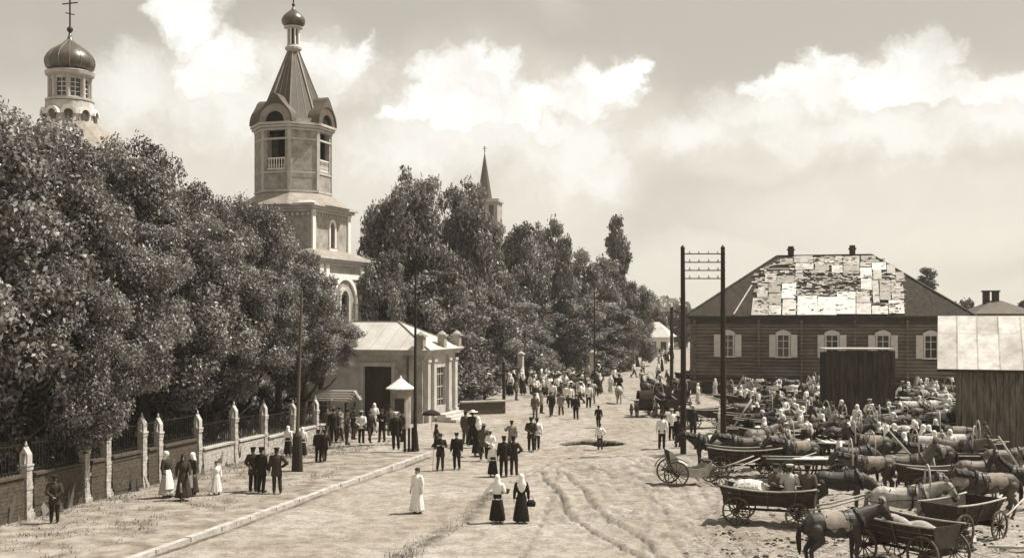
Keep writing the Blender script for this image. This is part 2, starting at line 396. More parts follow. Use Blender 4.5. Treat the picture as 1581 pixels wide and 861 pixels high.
def make_ground():
    xs = ground_axis(-13, 23, 0.13, 5000); ys = ground_axis(28, 64, 0.13, 6000)
    X, Y = np.meshgrid(xs, ys); h, d = height_dirt_shade(X, Y)
    far = np.clip((np.hypot(X, Y-45) - 70)/60, 0, 1); h = h*(1-far)
    v = np.stack([X.ravel(), Y.ravel(), h.ravel()], 1); nx, ny = len(xs), len(ys)
    i = np.arange(nx*ny).reshape(ny, nx)
    q = np.stack([i[:-1,:-1].ravel(), i[:-1,1:].ravel(), i[1:,1:].ravel(), i[1:,:-1].ravel()], 1)
    m = bpy.data.materials.new('sandy_street_earth'); m.use_nodes = True; nt = m.node_tree; N = nt.nodes; L = nt.links
    b = N['Principled BSDF']; b.inputs['Roughness'].default_value = 0.95; b.inputs['Specular IOR Level'].default_value = 0.1
    tc = N.new('ShaderNodeTexCoord')
    def nz(s, d, r=0.6):
        n = N.new('ShaderNodeTexNoise'); n.inputs['Scale'].default_value = s; n.inputs['Detail'].default_value = d; n.inputs['Roughness'].default_value = r
        L.new(tc.outputs['Object'], n.inputs['Vector']); return n.outputs[0]
    def rp(v, a, bb, c0, c1):
        r = N.new('ShaderNodeValToRGB'); L.new(v, r.inputs[0]); r.color_ramp.elements[0].position = a; r.color_ramp.elements[1].position = bb
        r.color_ramp.elements[0].color = c0; r.color_ramp.elements[1].color = c1; return r.outputs[0]
    def mix(f, a, bb, t='MIX'):
        n = N.new('ShaderNodeMixRGB'); n.blend_type = t
        if isinstance(f, float): n.inputs[0].default_value = f
        else: L.new(f, n.inputs[0])
        L.new(a, n.inputs[1]); L.new(bb, n.inputs[2]); return n.outputs[0]
    c = rp(nz(0.22, 8), 0.35, 0.65, sep_col(0.29), sep_col(0.40))
    c = mix(1.0, c, rp(nz(7, 8, 0.75), 0.36, 0.60, (0.80,0.78,0.75,1), (1.08,1.08,1.08,1)), 'MULTIPLY')
    c = mix(1.0, c, rp(nz(1.6, 6, 0.7), 0.38, 0.58, (0.70,0.68,0.65,1), (1.08,1.08,1.08,1)), 'MULTIPLY')
    sp = rp(nz(19, 4, 0.75), 0.36, 0.50, (0.50,0.47,0.42,1), (1,1,1,1)); c = mix(0.75, c, mix(1.0, c, sp, 'MULTIPLY'))
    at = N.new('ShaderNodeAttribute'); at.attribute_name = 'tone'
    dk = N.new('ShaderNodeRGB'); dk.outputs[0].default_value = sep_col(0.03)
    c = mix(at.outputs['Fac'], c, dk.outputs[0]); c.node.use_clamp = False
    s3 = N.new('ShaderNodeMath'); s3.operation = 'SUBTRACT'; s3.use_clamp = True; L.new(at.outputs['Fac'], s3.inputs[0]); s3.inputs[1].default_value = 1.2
    trench_shade = N.new('ShaderNodeRGB'); trench_shade.outputs[0].default_value = sep_col(0.012); c = mix(s3.outputs[0], c, trench_shade.outputs[0])  # near-black painted inside the trench, standing in for shade
    L.new(c, b.inputs['Base Color'])
    bp = N.new('ShaderNodeBump'); bp.inputs['Distance'].default_value = 0.04; bp.inputs['Strength'].default_value = 0.8
    L.new(nz(9, 8, 0.7), bp.inputs['Height']); L.new(bp.outputs[0], b.inputs['Normal'])
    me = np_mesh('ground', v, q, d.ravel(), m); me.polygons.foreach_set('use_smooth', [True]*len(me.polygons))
    o = link('ground', me, kind='structure'); MATS['ground'] = m
make_ground()

# pavement and kerb
FD = Vector((0.24, 1, 0)).normalized(); F0 = Vector((-15.75, 36, 0))
def fence_pt(Y, z=0.0): return Vector((-15.75 + 0.24*(Y-36), Y, z))
def make_pavement():
    n = 60; L_ = 38.5; vs = []; fs = []; m = 26
    for i in range(n+1):
        a = K0 + KD * (L_*i/n); b = fence_pt(a.y + 2.2) + Vector((-0.8, 0, 0))
        for j in range(m+1):
            p = a.lerp(b, j/m); t = i/n
            z = 0.115 + 0.018*math.sin(p.x*2.1+p.y) + RN.uniform(-0.008, 0.008)
            z *= min(1, (1-t)*8 + 0.0)
            vs.append((p.x, p.y, z if j else z))
    for i in range(n):
        for j in range(m):
            q = i*(m+1)+j; fs.append((q, q+m+1, q+m+2, q+1))
    me = bpy.data.meshes.new('pavement'); me.from_pydata(vs, [], [tuple(reversed(f)) for f in fs]); me.update()
    pm = mat('pavement_trodden_earth', 0.23, 0.42, 1.2, 0.95, 0.03, 8, spec=0.1, det=10, thr=(0.36, 0.62)); me.materials.append(pm)
    link('pavement', me, kind='structure')
    root = bpy.data.objects.new('kerb', None); COL.objects.link(root); root['kind'] = 'structure'
    s = 0.0; i = 0
    meshes = []
    for v in range(4):
        mb = MB(); r = random.Random(v); l = 0.9
        mb.box((0, l/2, 0.005), (0.24 + r.uniform(-.02, .02), l-0.015, 0.26 + r.uniform(-.015, .015)))
        me = mb.mesh('kerb_stone', [M_kerb]); meshes.append(me)
    while s < 37.2:
        p = K0 + KD * s - KN * 0.1; o = link('kerb_stone', meshes[i % 4], root, (p.x + RN.uniform(-.01, .01), p.y, RN.uniform(-.012, .008)), math.atan2(-KD.x, KD.y) + RN.uniform(-.01, .01))
        s += 0.905; i += 1
make_pavement()

def scatter_stones():
    rs = np.random.RandomState(5); V = []; Q = []; n = 0
    base = np.array([(1,0,0),(0,1,0),(-1,0,0),(0,-1,0),(0,0,.7),(0,0,-.7)], float)
    tri = [(0,1,4),(1,2,4),(2,3,4),(3,0,4)]
    for k in range(4200):
        y = 28.5 + rs.rand()**1.4*34; px = rs.uniform(250, 1500); x = (px-CX)*y/F
        if x < -15.75+0.24*(y-36): continue
        if poly_dist(np.array([x]), np.array([y]), [GP(913,684), GP(914,684)])[0] < 1.6: continue
        r = 0.012 + 0.035*rs.rand()**3; a = rs.rand()*6.28
        b = base*np.array([r*rs.uniform(.7,1.4), r, r]) + rs.uniform(-.3, .3, (6,3))*r
        c, s = math.cos(a), math.sin(a); b = b @ np.array([[c,s,0],[-s,c,0],[0,0,1]])
        kerb = (Vector((x, y, 0)) - K0).dot(KN) > 0.2
        V.append(b + np.array([x, y, 0.125 if kerb else 0.01])); Q += [[t+n*6 for t in f] for f in tri]; n += 1
    me = np_mesh('loose_stones', np.concatenate(V), np.array(Q), None, mat('street_pebble', 0.30, 0.5, 3, 0.9), 3)
    o = link('loose_stones', me, kind='stuff')
scatter_stones()

def blades(name, spots, seed, hmin, hmax, m, spread):
    rs = np.random.RandomState(seed); V = []; T = []
    for (x, y, n) in spots:
        z0 = 0.1 if (Vector((x, y, 0)) - K0).dot(KN) > 0.2 and y < 56 else 0.0
        p = rs.normal(0, spread, (n, 2)); a = rs.rand(n)*6.28; h = rs.uniform(hmin, hmax, n); w = h*0.16
        bx, by = x + p[:,0], y + p[:,1]; dx, dy = np.cos(a)*w, np.sin(a)*w; lx, ly = rs.normal(0, .4, n)*h, rs.normal(0, .4, n)*h
        v = np.stack([np.stack([bx-dx, by-dy, np.full(n, z0)], 1), np.stack([bx+dx, by+dy, np.full(n, z0)], 1), np.stack([bx+lx, by+ly, z0+h], 1)], 1)
        V.append(v.reshape(-1, 3)); T.append(np.repeat(rs.rand(n), 3))
    V = np.concatenate(V); q = np.arange(len(V)).reshape(-1, 3)
    return link(name, np_mesh(name, V, q, np.concatenate(T), m, 3), kind='stuff')
M_grass = leaf_mat('dry_grass', 0.16, 0.2, 0.3)
sp = []
for k in range(900):
    Y = RN.uniform(29, 60); a = fence_pt(Y); w = 6.0 if Y < 50 else 4
    t = RN.random()**2.2; sp.append((a.x + t*w, Y, RN.randint(6, 22)))
for k in range(260):
    i = RN.randint(0, 4); t = RN.random(); a = GP(*EDGE[i]); b = GP(*EDGE[i+1]); sp.append((a[0]+(b[0]-a[0])*t + RN.gauss(0, .15), a[1]+(b[1]-a[1])*t, 8))
blades('grass', sp, 3, 0.03, 0.12, M_grass, 0.16)
# undergrowth in the church garden, a dark mass behind the fence
sp = []
for k in range(900):
    Y = RN.uniform(33, 66); a = fence_pt(Y); sp.append((a.x - RN.uniform(0.6, 9), Y, 26))
blades('undergrowth', sp, 9, 0.25, 1.0, M_leafA, 0.45)

# ------------------------------------------------------------------ trees
def crown_mesh(name, seed, H, Rr, nclump, nleaf, leaf, m, shape='round', cr=(0.7, 1.15)):
    rs = np.random.RandomState(seed); Cs = []; Rs = []
    tries = 0
    # main boughs make an uneven outline
    lobes = []
    if shape == 'round':
        for k in range(10):
            a = k*2.4 + rs.uniform(-.4,.4); z = (0.16, .34, .5, .66, .80, .24, .58, .76, .42, .70)[k]; rr = Rr*0.60*(1 - max(0, z-.55)*0.9)
            lobes.append((rr*math.cos(a)*rs.uniform(.6, 1), rr*math.sin(a)*rs.uniform(.6, 1), z*H, Rr*rs.uniform(.42, .60), H*rs.uniform(.15, .22)))
        lobes.append((rs.uniform(-.1,.1)*Rr, rs.uniform(-.1,.1)*Rr, H*.84, Rr*.50, H*.15)); lobes.append((0, 0, H*.45, Rr*.8, H*.38))
    elif shape == 'poplar':
        for k in range(8): lobes.append((rs.uniform(-.25,.25)*Rr, rs.uniform(-.25,.25)*Rr, H*(0.08+0.115*k), Rr*(0.9-0.055*k)*rs.uniform(.8,1.1), H*.12))
    while len(Cs) < nclump and tries < 20000:
        tries += 1; l = lobes[rs.randint(len(lobes))]
        d = rs.normal(size=3); d /= np.linalg.norm(d); q = rs.uniform(0.55, 1.02)
        c = np.array([l[0] + d[0]*l[3]*q, l[1] + d[1]*l[3]*q, l[2] + d[2]*l[4]*q])
        if c[2] < -0.2: continue
        Cs.append(c); Rs.append(rs.uniform(*cr)*(0.75 if c[2] > 0.8*H else 1))
    Cs = np.array(Cs); zt = np.quantile(Cs[:,2], .985); Cs[:,2] *= (H-.5)/zt; lt = np.quantile(np.abs(Cs[:,:2]), .97); Cs[:,:2] *= (Rr-.6)/lt if shape == 'round' else 1
    Rs = np.array(Rs); w = Rs**2; cnt = (nleaf*w/w.sum()).astype(int)
    idx = np.repeat(np.arange(len(Cs)), cnt); n = len(idx)
    d = rs.normal(size=(n, 3)); d /= np.linalg.norm(d, axis=1)[:, None]
    rad = Rs[idx]*(0.35 + 0.70*rs.rand(n)**0.5)
    P = Cs[idx] + d*rad[:, None]*np.array([1, 1, 0.72])
    P += 0.10*rs.normal(size=(n, 3))
    nn = d*0.7 + rs.normal(size=(n, 3))*0.65 + np.array([0, 0, 0.45]); nn /= np.linalg.norm(nn, axis=1)[:, None]
    t = rs.normal(size=(n, 3)) + np.array([0, 0, -0.6]); t -= nn*(t*nn).sum(1)[:, None]; t /= np.linalg.norm(t, axis=1)[:, None]
    b = np.cross(nn, t); s = leaf*rs.uniform(0.6, 1.35, n)[:, None]
    v = np.stack([P - t*s*0.6, P + b*s*0.36 + nn*s*0.10, P + t*s*0.75 - nn*s*0.15, P - b*s*0.36 + nn*s*0.10], 1).reshape(-1, 3)
    ct = rs.rand(len(Cs))*0.55 + 0.1
    tone = np.clip((ct[idx] + rs.uniform(-.25, .40, n))*0.75 + 0.35*(rs.rand(n) < .14), 0, 1)
    return np_mesh(name, v, np.arange(n*4).reshape(-1, 4), np.repeat(tone, 4), m)
def trunk_mesh(name, seed, base_h, H, Rr, r0):
    mb = MB(); r = random.Random(seed); top = base_h + H*0.8
    pts = []; rad = []; x = y = 0
    for k in range(8):
        t = k/7; pts.append((x, y, -0.2 + (top+0.2)*t)); rad.append(r0*(1.25 if k == 0 else 1)*(1-t*0.85)); x += r.uniform(-.18, .18); y += r.uniform(-.18, .18)
    mb.tube(pts, rad, 10)
    for k in range(9):
        t = r.uniform(.22, .85); i = int(t*7); p = Vector(pts[i]); a = r.random()*6.28; ln = Rr*r.uniform(.5, .85)*(1.1-t*.5)
        q = [p, p + Vector((math.cos(a)*ln*.4, math.sin(a)*ln*.4, ln*.35)), p + Vector((math.cos(a)*ln*.8, math.sin(a)*ln*.8, ln*.85)), p + Vector((math.cos(a+.3)*ln, math.sin(a+.3)*ln, ln*1.25))]
        mb.tube(q, [rad[i]*.6, rad[i]*.42, rad[i]*.22, .015], 7)
    return mb.mesh(name, [M_bark], True)
print('trees')
NEARC = [crown_mesh('crown', 11+k, 10.0, 4.1, 170, 78000, 0.15, M_leafA) for k in range(3)]
MIDC = [crown_mesh('crown', 31+k, 10.0, 4.1, 130, 34000, 0.23, M_leafB) for k in range(3)]
POPC = crown_mesh('crown', 51, 12.0, 1.5, 90, 16000, 0.30, M_leafB, 'poplar', (0.5, 0.9))
FARC = crown_mesh('crown', 61, 8.0, 3.6, 60, 6000, 0.5, M_leafC)
TRK = [trunk_mesh('trunk', 5+k, 2.6, 10.0, 4.1, 0.24) for k in range(3)]
TRKF = trunk_mesh('trunk', 9, 1.5, 8.0, 3, 0.2)
tcount = [0]
def tree(px, Y, toppy, halfpx, label, group, kind='near', basez=2.6, cat='tree', X=None, name='tree'):
    i = tcount[0]; tcount[0] += 1
    x = XP(px, Y) if X is None else X; top = ZP(toppy, Y); Rw = halfpx*Y/F
    src, H0, R0, tk, tb = {'near': (NEARC[i % 3], 10.0, 4.1, TRK[i % 3], 2.6), 'mid': (MIDC[i % 3], 10.0, 4.1, TRK[i % 3], 2.6),
                       'poplar': (POPC, 12.0, 1.5, TRKF, 1.5), 'far': (FARC, 8.0, 3.6, TRKF, 1.5)}[kind]
    ox = (1.4 if Y == 39.5 else 1.0) if (kind == 'near' and Y < 56) else 0; x += ox
    t = thing(name, label, cat, (x, Y, 0), 0, group)
    c = link('crown', src, t, (0, 0, basez), i*1.9); sxy = Rw/R0; c.scale = (sxy*RN.uniform(.93, 1.07), sxy*RN.uniform(.93, 1.07), (top-basez)/(H0*1.02))
    k = link('trunk', tk, t, (-1.9*ox, 0, 0), i*1.3); k.scale = (1.0, 1.0, top/(H0+tb))
    return t
G1 = 'broad leafy trees in the church garden behind the brick fence'
near = [(-60,40,160,175,'tree cut by the left frame edge, its crown hanging low over the fence'),
 (55,42.5,255,120,'tall shaggy tree at the far left, in front of the domed church'),
 (-5,52,178,130,'high tree crown reaching up left of the onion dome'),
 (100,55,196,110,'tree whose crown hides the church just under the onion dome drum'),
 (185,52,224,98,'tree with its crown just right of the onion dome, above the ornate fence pillars'),
 (150,44.5,330,100,'low spreading tree over the fence, below and in front of the domed church'),
 (262,50,318,95,'bright leafed tree hanging over the women at the fence'),
 (318,56,290,75,'tree with a rounded top midway between the dome and the bell tower'),
 (375,60,302,72,'tree just left of the bell tower belfry'),
 (352,53,400,75,'low tree over the fence behind the group of three dark suited men'),
 (428,66,330,62,'tree whose crown covers the left foot of the bell tower'),
 (462,60,405,60,'small tree below the bell tower, behind the thin sunlit pole'),
 (503,63.5,480,48,'lowest and rightmost tree of the church garden, beside the white domed-roof gatehouse'),
 (52,39.5,395,88,'low bright tree spilling over the fence above the first two fence pillars'),
 (225,66,262,90,'inner garden tree seen above the others, left of centre of the tree mass'),
 (60,66,205,110,'inner garden tree right in front of the pyramid roof of the church')]
for (px, Y, tp, hw, lb) in near:
    tree(px, Y, tp+6, hw*1.05, lb, G1, 'near', (2.1 if Y == 39.5 else 1.7) if Y < 44 else 3.0)
G2 = 'leafy trees along the boulevard in the middle distance'
mid = [(592,84,392,46,'boulevard tree nearest the chapel roof, left end of the boulevard row'),
 (632,92,273,56,'tallest boulevard tree, left of the distant pointed steeple'),
 (706,98,283,52,'boulevard tree with its crown just left of the distant steeple'),
 (672,84,420,60,'lower boulevard tree behind the curled lamp post'),
 (748,112,345,50,'boulevard tree directly below the distant steeple'),
 (735,98,455,52,'low boulevard tree right of the chapel cornice'),
 (795,120,350,48,'boulevard tree right of the steeple with a knobby top'),
 (800,114,470,48,'low boulevard tree above the dense crowd'),
 (846,126,343,38,'boulevard tree with the pointed top in the middle of the row'),
 (868,122,455,48,'low boulevard tree above the right part of the crowd'),
 (884,132,388,44,'boulevard tree stepping down towards the poplar'),
 (925,140,402,42,'boulevard tree just left of the slim poplar'),
 (975,140,440,32,'rightmost big boulevard tree beside the far street opening'),
 (930,130,470,42,'low boulevard tree behind the far crowd'),
 (985,150,500,22,'small tree at the far end of the boulevard row')]
for (px, Y, tp, hw, lb) in mid:
    tree(px, Y, tp-5, hw*1.2, lb, G2, 'mid', .7)
tree(952, 152, 331, 19, 'slim dark poplar standing up above the boulevard trees', None, 'poplar', 2.0, name='poplar_tree')
tree(1430, 128, 412, 19, 'slim tree top rising behind the right hip of the log house roof', None, 'poplar', 3.0, name='poplar_tree')
for k, (px, Y, tp, hw, lb) in enumerate([(1490,150,462,30,'bushy tree low behind the right end of the log house roof'),(1535,170,468,34,'bushy tree beyond the dark gabled roof with a chimney'),(1590,160,462,36,'bushy tree at the right frame edge beyond the shed roof'),
   (1012,210,478,22,'pale distant tree above the far street houses'),(1050,230,470,26,'pale distant tree between the two telegraph poles')]):
    tree(px, Y, tp, hw, lb, None, 'far', 0.8)
# far-off wood along the skyline
def wood():
    rs = np.random.RandomState(2); n = 30000
    x = rs.uniform(-700, 900, n); Y = 560 + rs.uniform(0, 160, n); z = rs.rand(n)**0.7*(8 + 5*np.sin(x*0.021) + 4*np.sin(x*0.09+1) + 2*np.sin(x*.31))*1.0
    P = np.stack([x, Y, np.maximum(z, 0.2)], 1); nn = rs.normal(size=(n, 3)); nn /= np.linalg.norm(nn, axis=1)[:, None]
    t = np.cross(nn, rs.normal(size=(n, 3))); t /= np.linalg.norm(t, axis=1)[:, None]; b = np.cross(nn, t); s = rs.uniform(1.2, 2.6, n)[:, None]
    v = np.stack([P-t*s, P+b*s*.7, P+t*s, P-b*s*.7], 1).reshape(-1, 3)
    link('far_wood', np_mesh('far_wood', v, np.arange(n*4).reshape(-1, 4), np.repeat(rs.rand(n), 4), M_leafC), kind='stuff')
wood()
# clipped shrubs under the boulevard trees
sh = crown_mesh('foliage', 71, 2.6, 1.9, 34, 6000, 0.20, M_leafB, 'round', (0.35, 0.6))
for k, (px, Y) in enumerate([(600,78),(640,79),(735,90),(768,108),(805,112),(840,118),(880,122),(920,126),(960,136),(700,80)]):
    o = link('shrub', sh, None, (XP(px, Y), Y, 0.1), k*1.7); o.scale = (1.3, 1.0, 0.95 + 0.1*(k % 3))
    tag(o, ['dark shrub under the trees left of the chapel gate', 'dark shrub behind the chapel front','shrub just right of the chapel corner','shrub beside the pale plinth right of the chapel','shrub behind the left end of the crowd','shrub behind the middle of the boulevard crowd','shrub behind the right of the boulevard crowd','shrub behind the thin tram mast','far shrub near the end of the boulevard','shrub tucked behind the right corner of the chapel'][k], 'shrub', 'shrubs under the boulevard trees')

bush = crown_mesh('foliage', 81, 2.8, 1.8, 36, 9000, 0.16, M_leafA, 'round', (0.35, 0.6))
BL = ['first garden bush from the left frame edge behind the fence','garden bush behind the leftmost visible fence pillar','garden bush left of the bright niche pillars','garden bush behind the first bright niche pillar','garden bush between the bright niche pillars','garden bush behind the scarfed women at the fence','garden bush behind the small girl in white','garden bush left of the dark suited trio','garden bush behind the dark suited trio','garden bush behind the thin leaning pole','garden bush at the right end of the brick fence','garden bush beside the plank shelter']
for k, px in enumerate((-30, 25, 85, 140, 190, 235, 285, 330, 385, 435, 470, 505)):
    r_ = (px-CX)/F; Y = (-15.75 - 7.5 - .24*36)/(r_ - .24)
    o = link('bush', bush, None, (r_*Y, Y, 0.0), k*2.1); o.scale = (1.25, 1.25, 1.0 + .12*(k % 3)); tag(o, BL[k], 'bush')
# ------------------------------------------------------------------ buildings
def RZ(a): return Matrix.Rotation(a, 4, 'Z')
def arch_wall(mb, w, z0, z1, y, t, ow=0, oz=0, spring=0, cx=0.0, arch=True, seg=10):
    """wall panel in the XZ plane, outer face at y, thickness t inward (+y), with an arched or square opening"""
    if not ow:
        mb.prism([(-w/2, z0), (w/2, z0), (w/2, z1), (-w/2, z1)], y, y+t); return
    l, r = cx-ow/2, cx+ow/2
    mb.prism([(-w/2, z0), (l, z0), (l, z1), (-w/2, z1)], y, y+t)
    mb.prism([(r, z0), (w/2, z0), (w/2, z1), (r, z1)], y, y+t)
    if oz > z0: mb.prism([(l, z0), (r, z0), (r, oz), (l, oz)], y, y+t)
    if not arch: mb.prism([(l, spring), (r, spring), (r, z1), (l, z1)], y, y+t); return
    pts = [(cx + ow/2*math.cos(math.pi*(1-k/seg)), spring + ow/2*math.sin(math.pi*k/seg)) for k in range(seg+1)]
    for a, b in zip(pts[:-1], pts[1:]): mb.prism([a, b, (b[0], z1), (a[0], z1)], y, y+t)
def arch_ring(mb, cx, z, ri, ro, y0, y1, seg=12, a0=0.0, a1=math.pi, ogee=0.0):
    for k in range(seg):
        t0 = a0+(a1-a0)*k/seg; t1 = a0+(a1-a0)*(k+1)/seg
        def q(r, t): 
            e = ogee*max(0, math.sin(t))**14 if r == ro else 0
            return (cx + r*math.cos(t), z + r*math.sin(t) + e)
        mb.prism([q(ri, t0), q(ro, t0), q(ro, t1), q(ri, t1)], y0, y1)
ONION = [(0.62,0),(0.80,.06),(0.95,.16),(1.0,.28),(0.98,.40),(0.88,.54),(0.70,.68),(0.48,.80),(0.28,.90),(0.14,1.0),(0.07,1.12),(0.045,1.25)]
def onion(mb, c, r, h, n=24):
    # gored dome: slight ridges between the tin strips
    rs = []
    for a, b in ONION: rs.append(((c[0], c[1], c[2]+b*h), (a*r, 0, 0), (0, a*r, 0)))
    mb.rings(rs, n)
def cross(mb, c, h, w=0.08):
    x, y, z = c
    mb.beam((x, y, z), (x, y, z+h), w); mb.beam((x-h*.26, y, z+h*.68), (x+h*.26, y, z+h*.68), w*.9)
    mb.beam((x-h*.13, y, z+h*.84), (x+h*.13, y, z+h*.84), w*.8); mb.beam((x-h*.15, y, z+h*.42), (x+h*.15, y, z+h*.34), w*.8)

YAW = R(-17.7)
def bell_tower():
    k = 82/F
    def z(py): return ZP(py, 82)
    t = thing('bell_tower', 'tall tiered church bell tower with octagonal belfry, tent spire and tiny onion dome', 'bell tower', (XP(453,82), 82, 0), YAW)
    s1 = 122*k*math.sqrt(2); s2 = 91*k*math.sqrt(2)
    # base tier
    mb = MB()
    for f in range(4):
        mb.T = RZ(f*math.pi/2); w = s1 - (0.0 if f % 2 == 0 else 1.0)
        if f == 1: arch_wall(mb, w, 0, z(412), -s1/2, .5, 1.5, z(505), z(462))
        else: arch_wall(mb, w, 0, z(412), -s1/2, .5)
    part('base_wall', mb, M_greyp, t)
    mb = MB(); mb.T = RZ(math.pi/2)   # lit right face: pilasters and arched niche frame
    for f, x in ((1, -s1/2+.35), (1, -s1/2+1.25), (1, s1/2-.35), (1, s1/2-1.25), (0, -s1/2+.35), (0, s1/2-.35)):
        mp = MB(); mp.T = RZ(f*math.pi/2); mp.box((x, -s1/2-.08, z(412)/2), (.5, .16, z(412)-.02)); part('pilaster', mp, M_white, t)
    arch_ring(mb, 0, z(470), 1.75, 2.05, -s1/2-.14, -s1/2-.002); mb.box((-1.9, -s1/2-.07, z(520)), (.3, .14, 4.6)); mb.box((1.9, -s1/2-.07, z(520)), (.3, .14, 4.6))
    mb.box((0, -s1/2-.05, z(428)), (s1-.9, .1, .35))
    part('niche_frame', mb, M_white, t)
    mb = MB(); mb.T = RZ(math.pi/2); arch_ring(mb, 0, z(462), .60, .85, -s1/2-.10, -s1/2+.06); mb.box((-.72, -s1/2-.02, z(484)), (.25, .16, 2)); mb.box((.72, -s1/2-.02, z(484)), (.25, .16, 2))
    part('window_surround', mb, M_stone, t)
    mb = MB(); mb.T = RZ(math.pi/2); mb.box((0, -s1/2+.3, z(478)), (1.5, .05, 3.5)); part('window', mb, M_glass, t)
    mb = MB(); mb.T = Matrix.Identity(4)
    for (h, e) in ((z(412), .12), (z(408), .3), (z(404), .5)): mb.box((0, 0, h+.09), (s1+2*e, s1+2*e, .17))
    part('lower_cornice', mb, M_stone, t)
    mb = MB(); a = (s1/2+.5)*math.sqrt(2); b = (s2/2+.1)*math.sqrt(2)
    mb.lathe([(a, z(402)), (b, z(388))], 4, start=math.pi/4); part('lower_roof_skirt', mb, M_rib, t)
    # second tier
    mb = MB()
    for f in range(4):
        mb.T = RZ(f*math.pi/2); w = s2 - (0.0 if f % 2 == 0 else .8)
        if f == 1: arch_wall(mb, w, z(404), z(326), -s2/2, .4, .62, z(384), z(352), cx=.15)
        else: arch_wall(mb, w, z(404), z(326), -s2/2, .4)
    part('middle_wall', mb, M_greyp, t)
    mb = MB(); mb.T = RZ(math.pi/2); mb.box((.15, -s2/2+.25, z(366)), (.62, .05, 2.2)); part('window', mb, M_glass, t)
    mb = MB(); mb.T = RZ(math.pi/2); mb.box((0, -s2/2-.03, z(363)), (s2-.1, .055, 3.2)) if False else None
    for x in (-s2/2+.25, s2/2-.25): mp = MB(); mp.T = RZ(math.pi/2); mp.box((x, -s2/2-.06, (z(400)+z(330))/2), (.42, .12, z(330)-z(400))); part('pilaster', mp, M_white, t)
    arch_ring(mb, .15, z(352), .34, .55, -s2/2-.08, -s2/2+.03); mb.box((-.30, -s2/2-.02, z(368)), (.2, .12, 1.5)); mb.box((.60, -s2/2-.02, z(368)), (.2, .12, 1.5)); mb.box((.15, -s2/2-.03, z(387)), (1.3, .2, .14))
    part('window_surround', mb, M_white, t)
    mb = MB(); mb.T = Matrix.Identity(4)
    for (h, e) in ((z(333), .10), (z(329), .28), (z(325), .50)): mb.box((0, 0, h+.09), (s2+2*e, s2+2*e, .17))
    part('upper_cornice', mb, M_stone, t)
    mb = MB()     # dentils under the upper cornice
    for f in range(4):
        mb.T = RZ(f*math.pi/2)
        for q in range(15): mb.box((-s2/2+.2+q*(s2-.4)/14, -s2/2-.07, z(337)), (.16, .13, .22))
    part('dentil_course', mb, M_stone, t, kind='stuff')
    ra = 2.72; ap = ra*math.cos(R(22.5)); fw = 2*ap*math.tan(R(22.5)); st = R(22.5)
    mb = MB(); mb.rings([((0,0,z(323)), ((s2/2+.48)*1.19, 0, 0), (0, (s2/2+.48)*1.19, 0)), ((0,0,z(303)), (ra+.05, 0, 0), (0, ra+.05, 0))], 8, True, st)
    part('skirt_roof', mb, M_rib, t)
    mb = MB(); a = (s2/2+.48)*math.sqrt(2); mb.lathe([(a, z(324)), (a*.80, z(316))], 4, start=math.pi/4); part('skirt_edge', mb, M_tin, t)
    # belfry octagon
    mb = MB()
    for f in range(8):
        mb.T = RZ(f*math.pi/4)
        if f % 2 == 0 and f != 4: arch_wall(mb, fw, z(306), z(190), -ap, .35, 1.42, z(268), z(197))
        else: arch_wall(mb, fw, z(306), z(190), -ap, .35)
    part('belfry_wall', mb, M_greyp, t)
    mb = MB()
    for f in range(8):
        mb.T = RZ(f*math.pi/4 + math.pi/8); mb.box((0, -ra*.985, (z(300)+z(206))/2), (.24, .16, z(206)-z(300)-.02))
    part('corner_pilaster', mb, M_stone, t)
    mb = MB()
    for zz, e in ((z(300), .10), (z(272), .06), (z(222), .05)):
        mb.rings([((0,0,zz-.07), (ra+e, 0, 0), (0, ra+e, 0)), ((0,0,zz+.07), (ra+e, 0, 0), (0, ra+e, 0)), ((0,0,zz+.071), (ra-.3, 0, 0), (0, ra-.3, 0))][:2], 8, False, st)
    part('string_course', mb, M_stone, t)
    mb = MB()   # springing band and roof cornice
    for h, e in ((z(209), .10), (z(205), .26), (z(201), .36)):
        mb.lathe([(ra+e, h), (ra+e, h+.16)], 8, start=st, cap=False); mb.lathe([(ra-.34, h), (ra-.34, h+.16)], 8, start=st, cap=False)
        mb.lathe([(ra-.34, h+.16), (ra+e, h+.16)], 8, start=st, cap=False); mb.lathe([(ra-.34, h), (ra+e, h)], 8, start=st, cap=False)
    part('belfry_cornice', mb, M_stone, t)
    for f in (0, 2, 6):
        mb = MB(); mb.T = RZ(f*math.pi/4)
        mb.box((0, -ap+.1, z(251)), (1.42, .1, .09)); mb.box((0, -ap+.1, z(267)), (1.42, .1, .09))
        for q in range(7): mb.lathe([(.035, z(267)), (.06, z(262)), (.03, z(257)), (.05, z(251))], 6, (-.6+q*.2, -ap+.1, 0))
        part('balustrade', mb, M_white, t)
    mb = MB(); mb.lathe([(.0, z(205)), (.15, z(205)), (.25, z(212)), (.34, z(222)), (.5, z(229)), (.55, z(231))], 14); mb.beam((-2.2, 0, z(203)), (2.2, 0, z(203)), .22); mb.beam((0, -2.2, z(202)), (0, 2.2, z(202)), .2)
    part('bell', mb, M_iron, t)
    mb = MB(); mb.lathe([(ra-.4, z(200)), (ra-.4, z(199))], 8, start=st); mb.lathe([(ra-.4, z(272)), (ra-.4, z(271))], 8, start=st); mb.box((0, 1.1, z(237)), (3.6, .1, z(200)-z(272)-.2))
    part('belfry_floor_and_dark_core', mb, M_void, t)  # includes a dark core added across the belfry, near-black standing in for shade
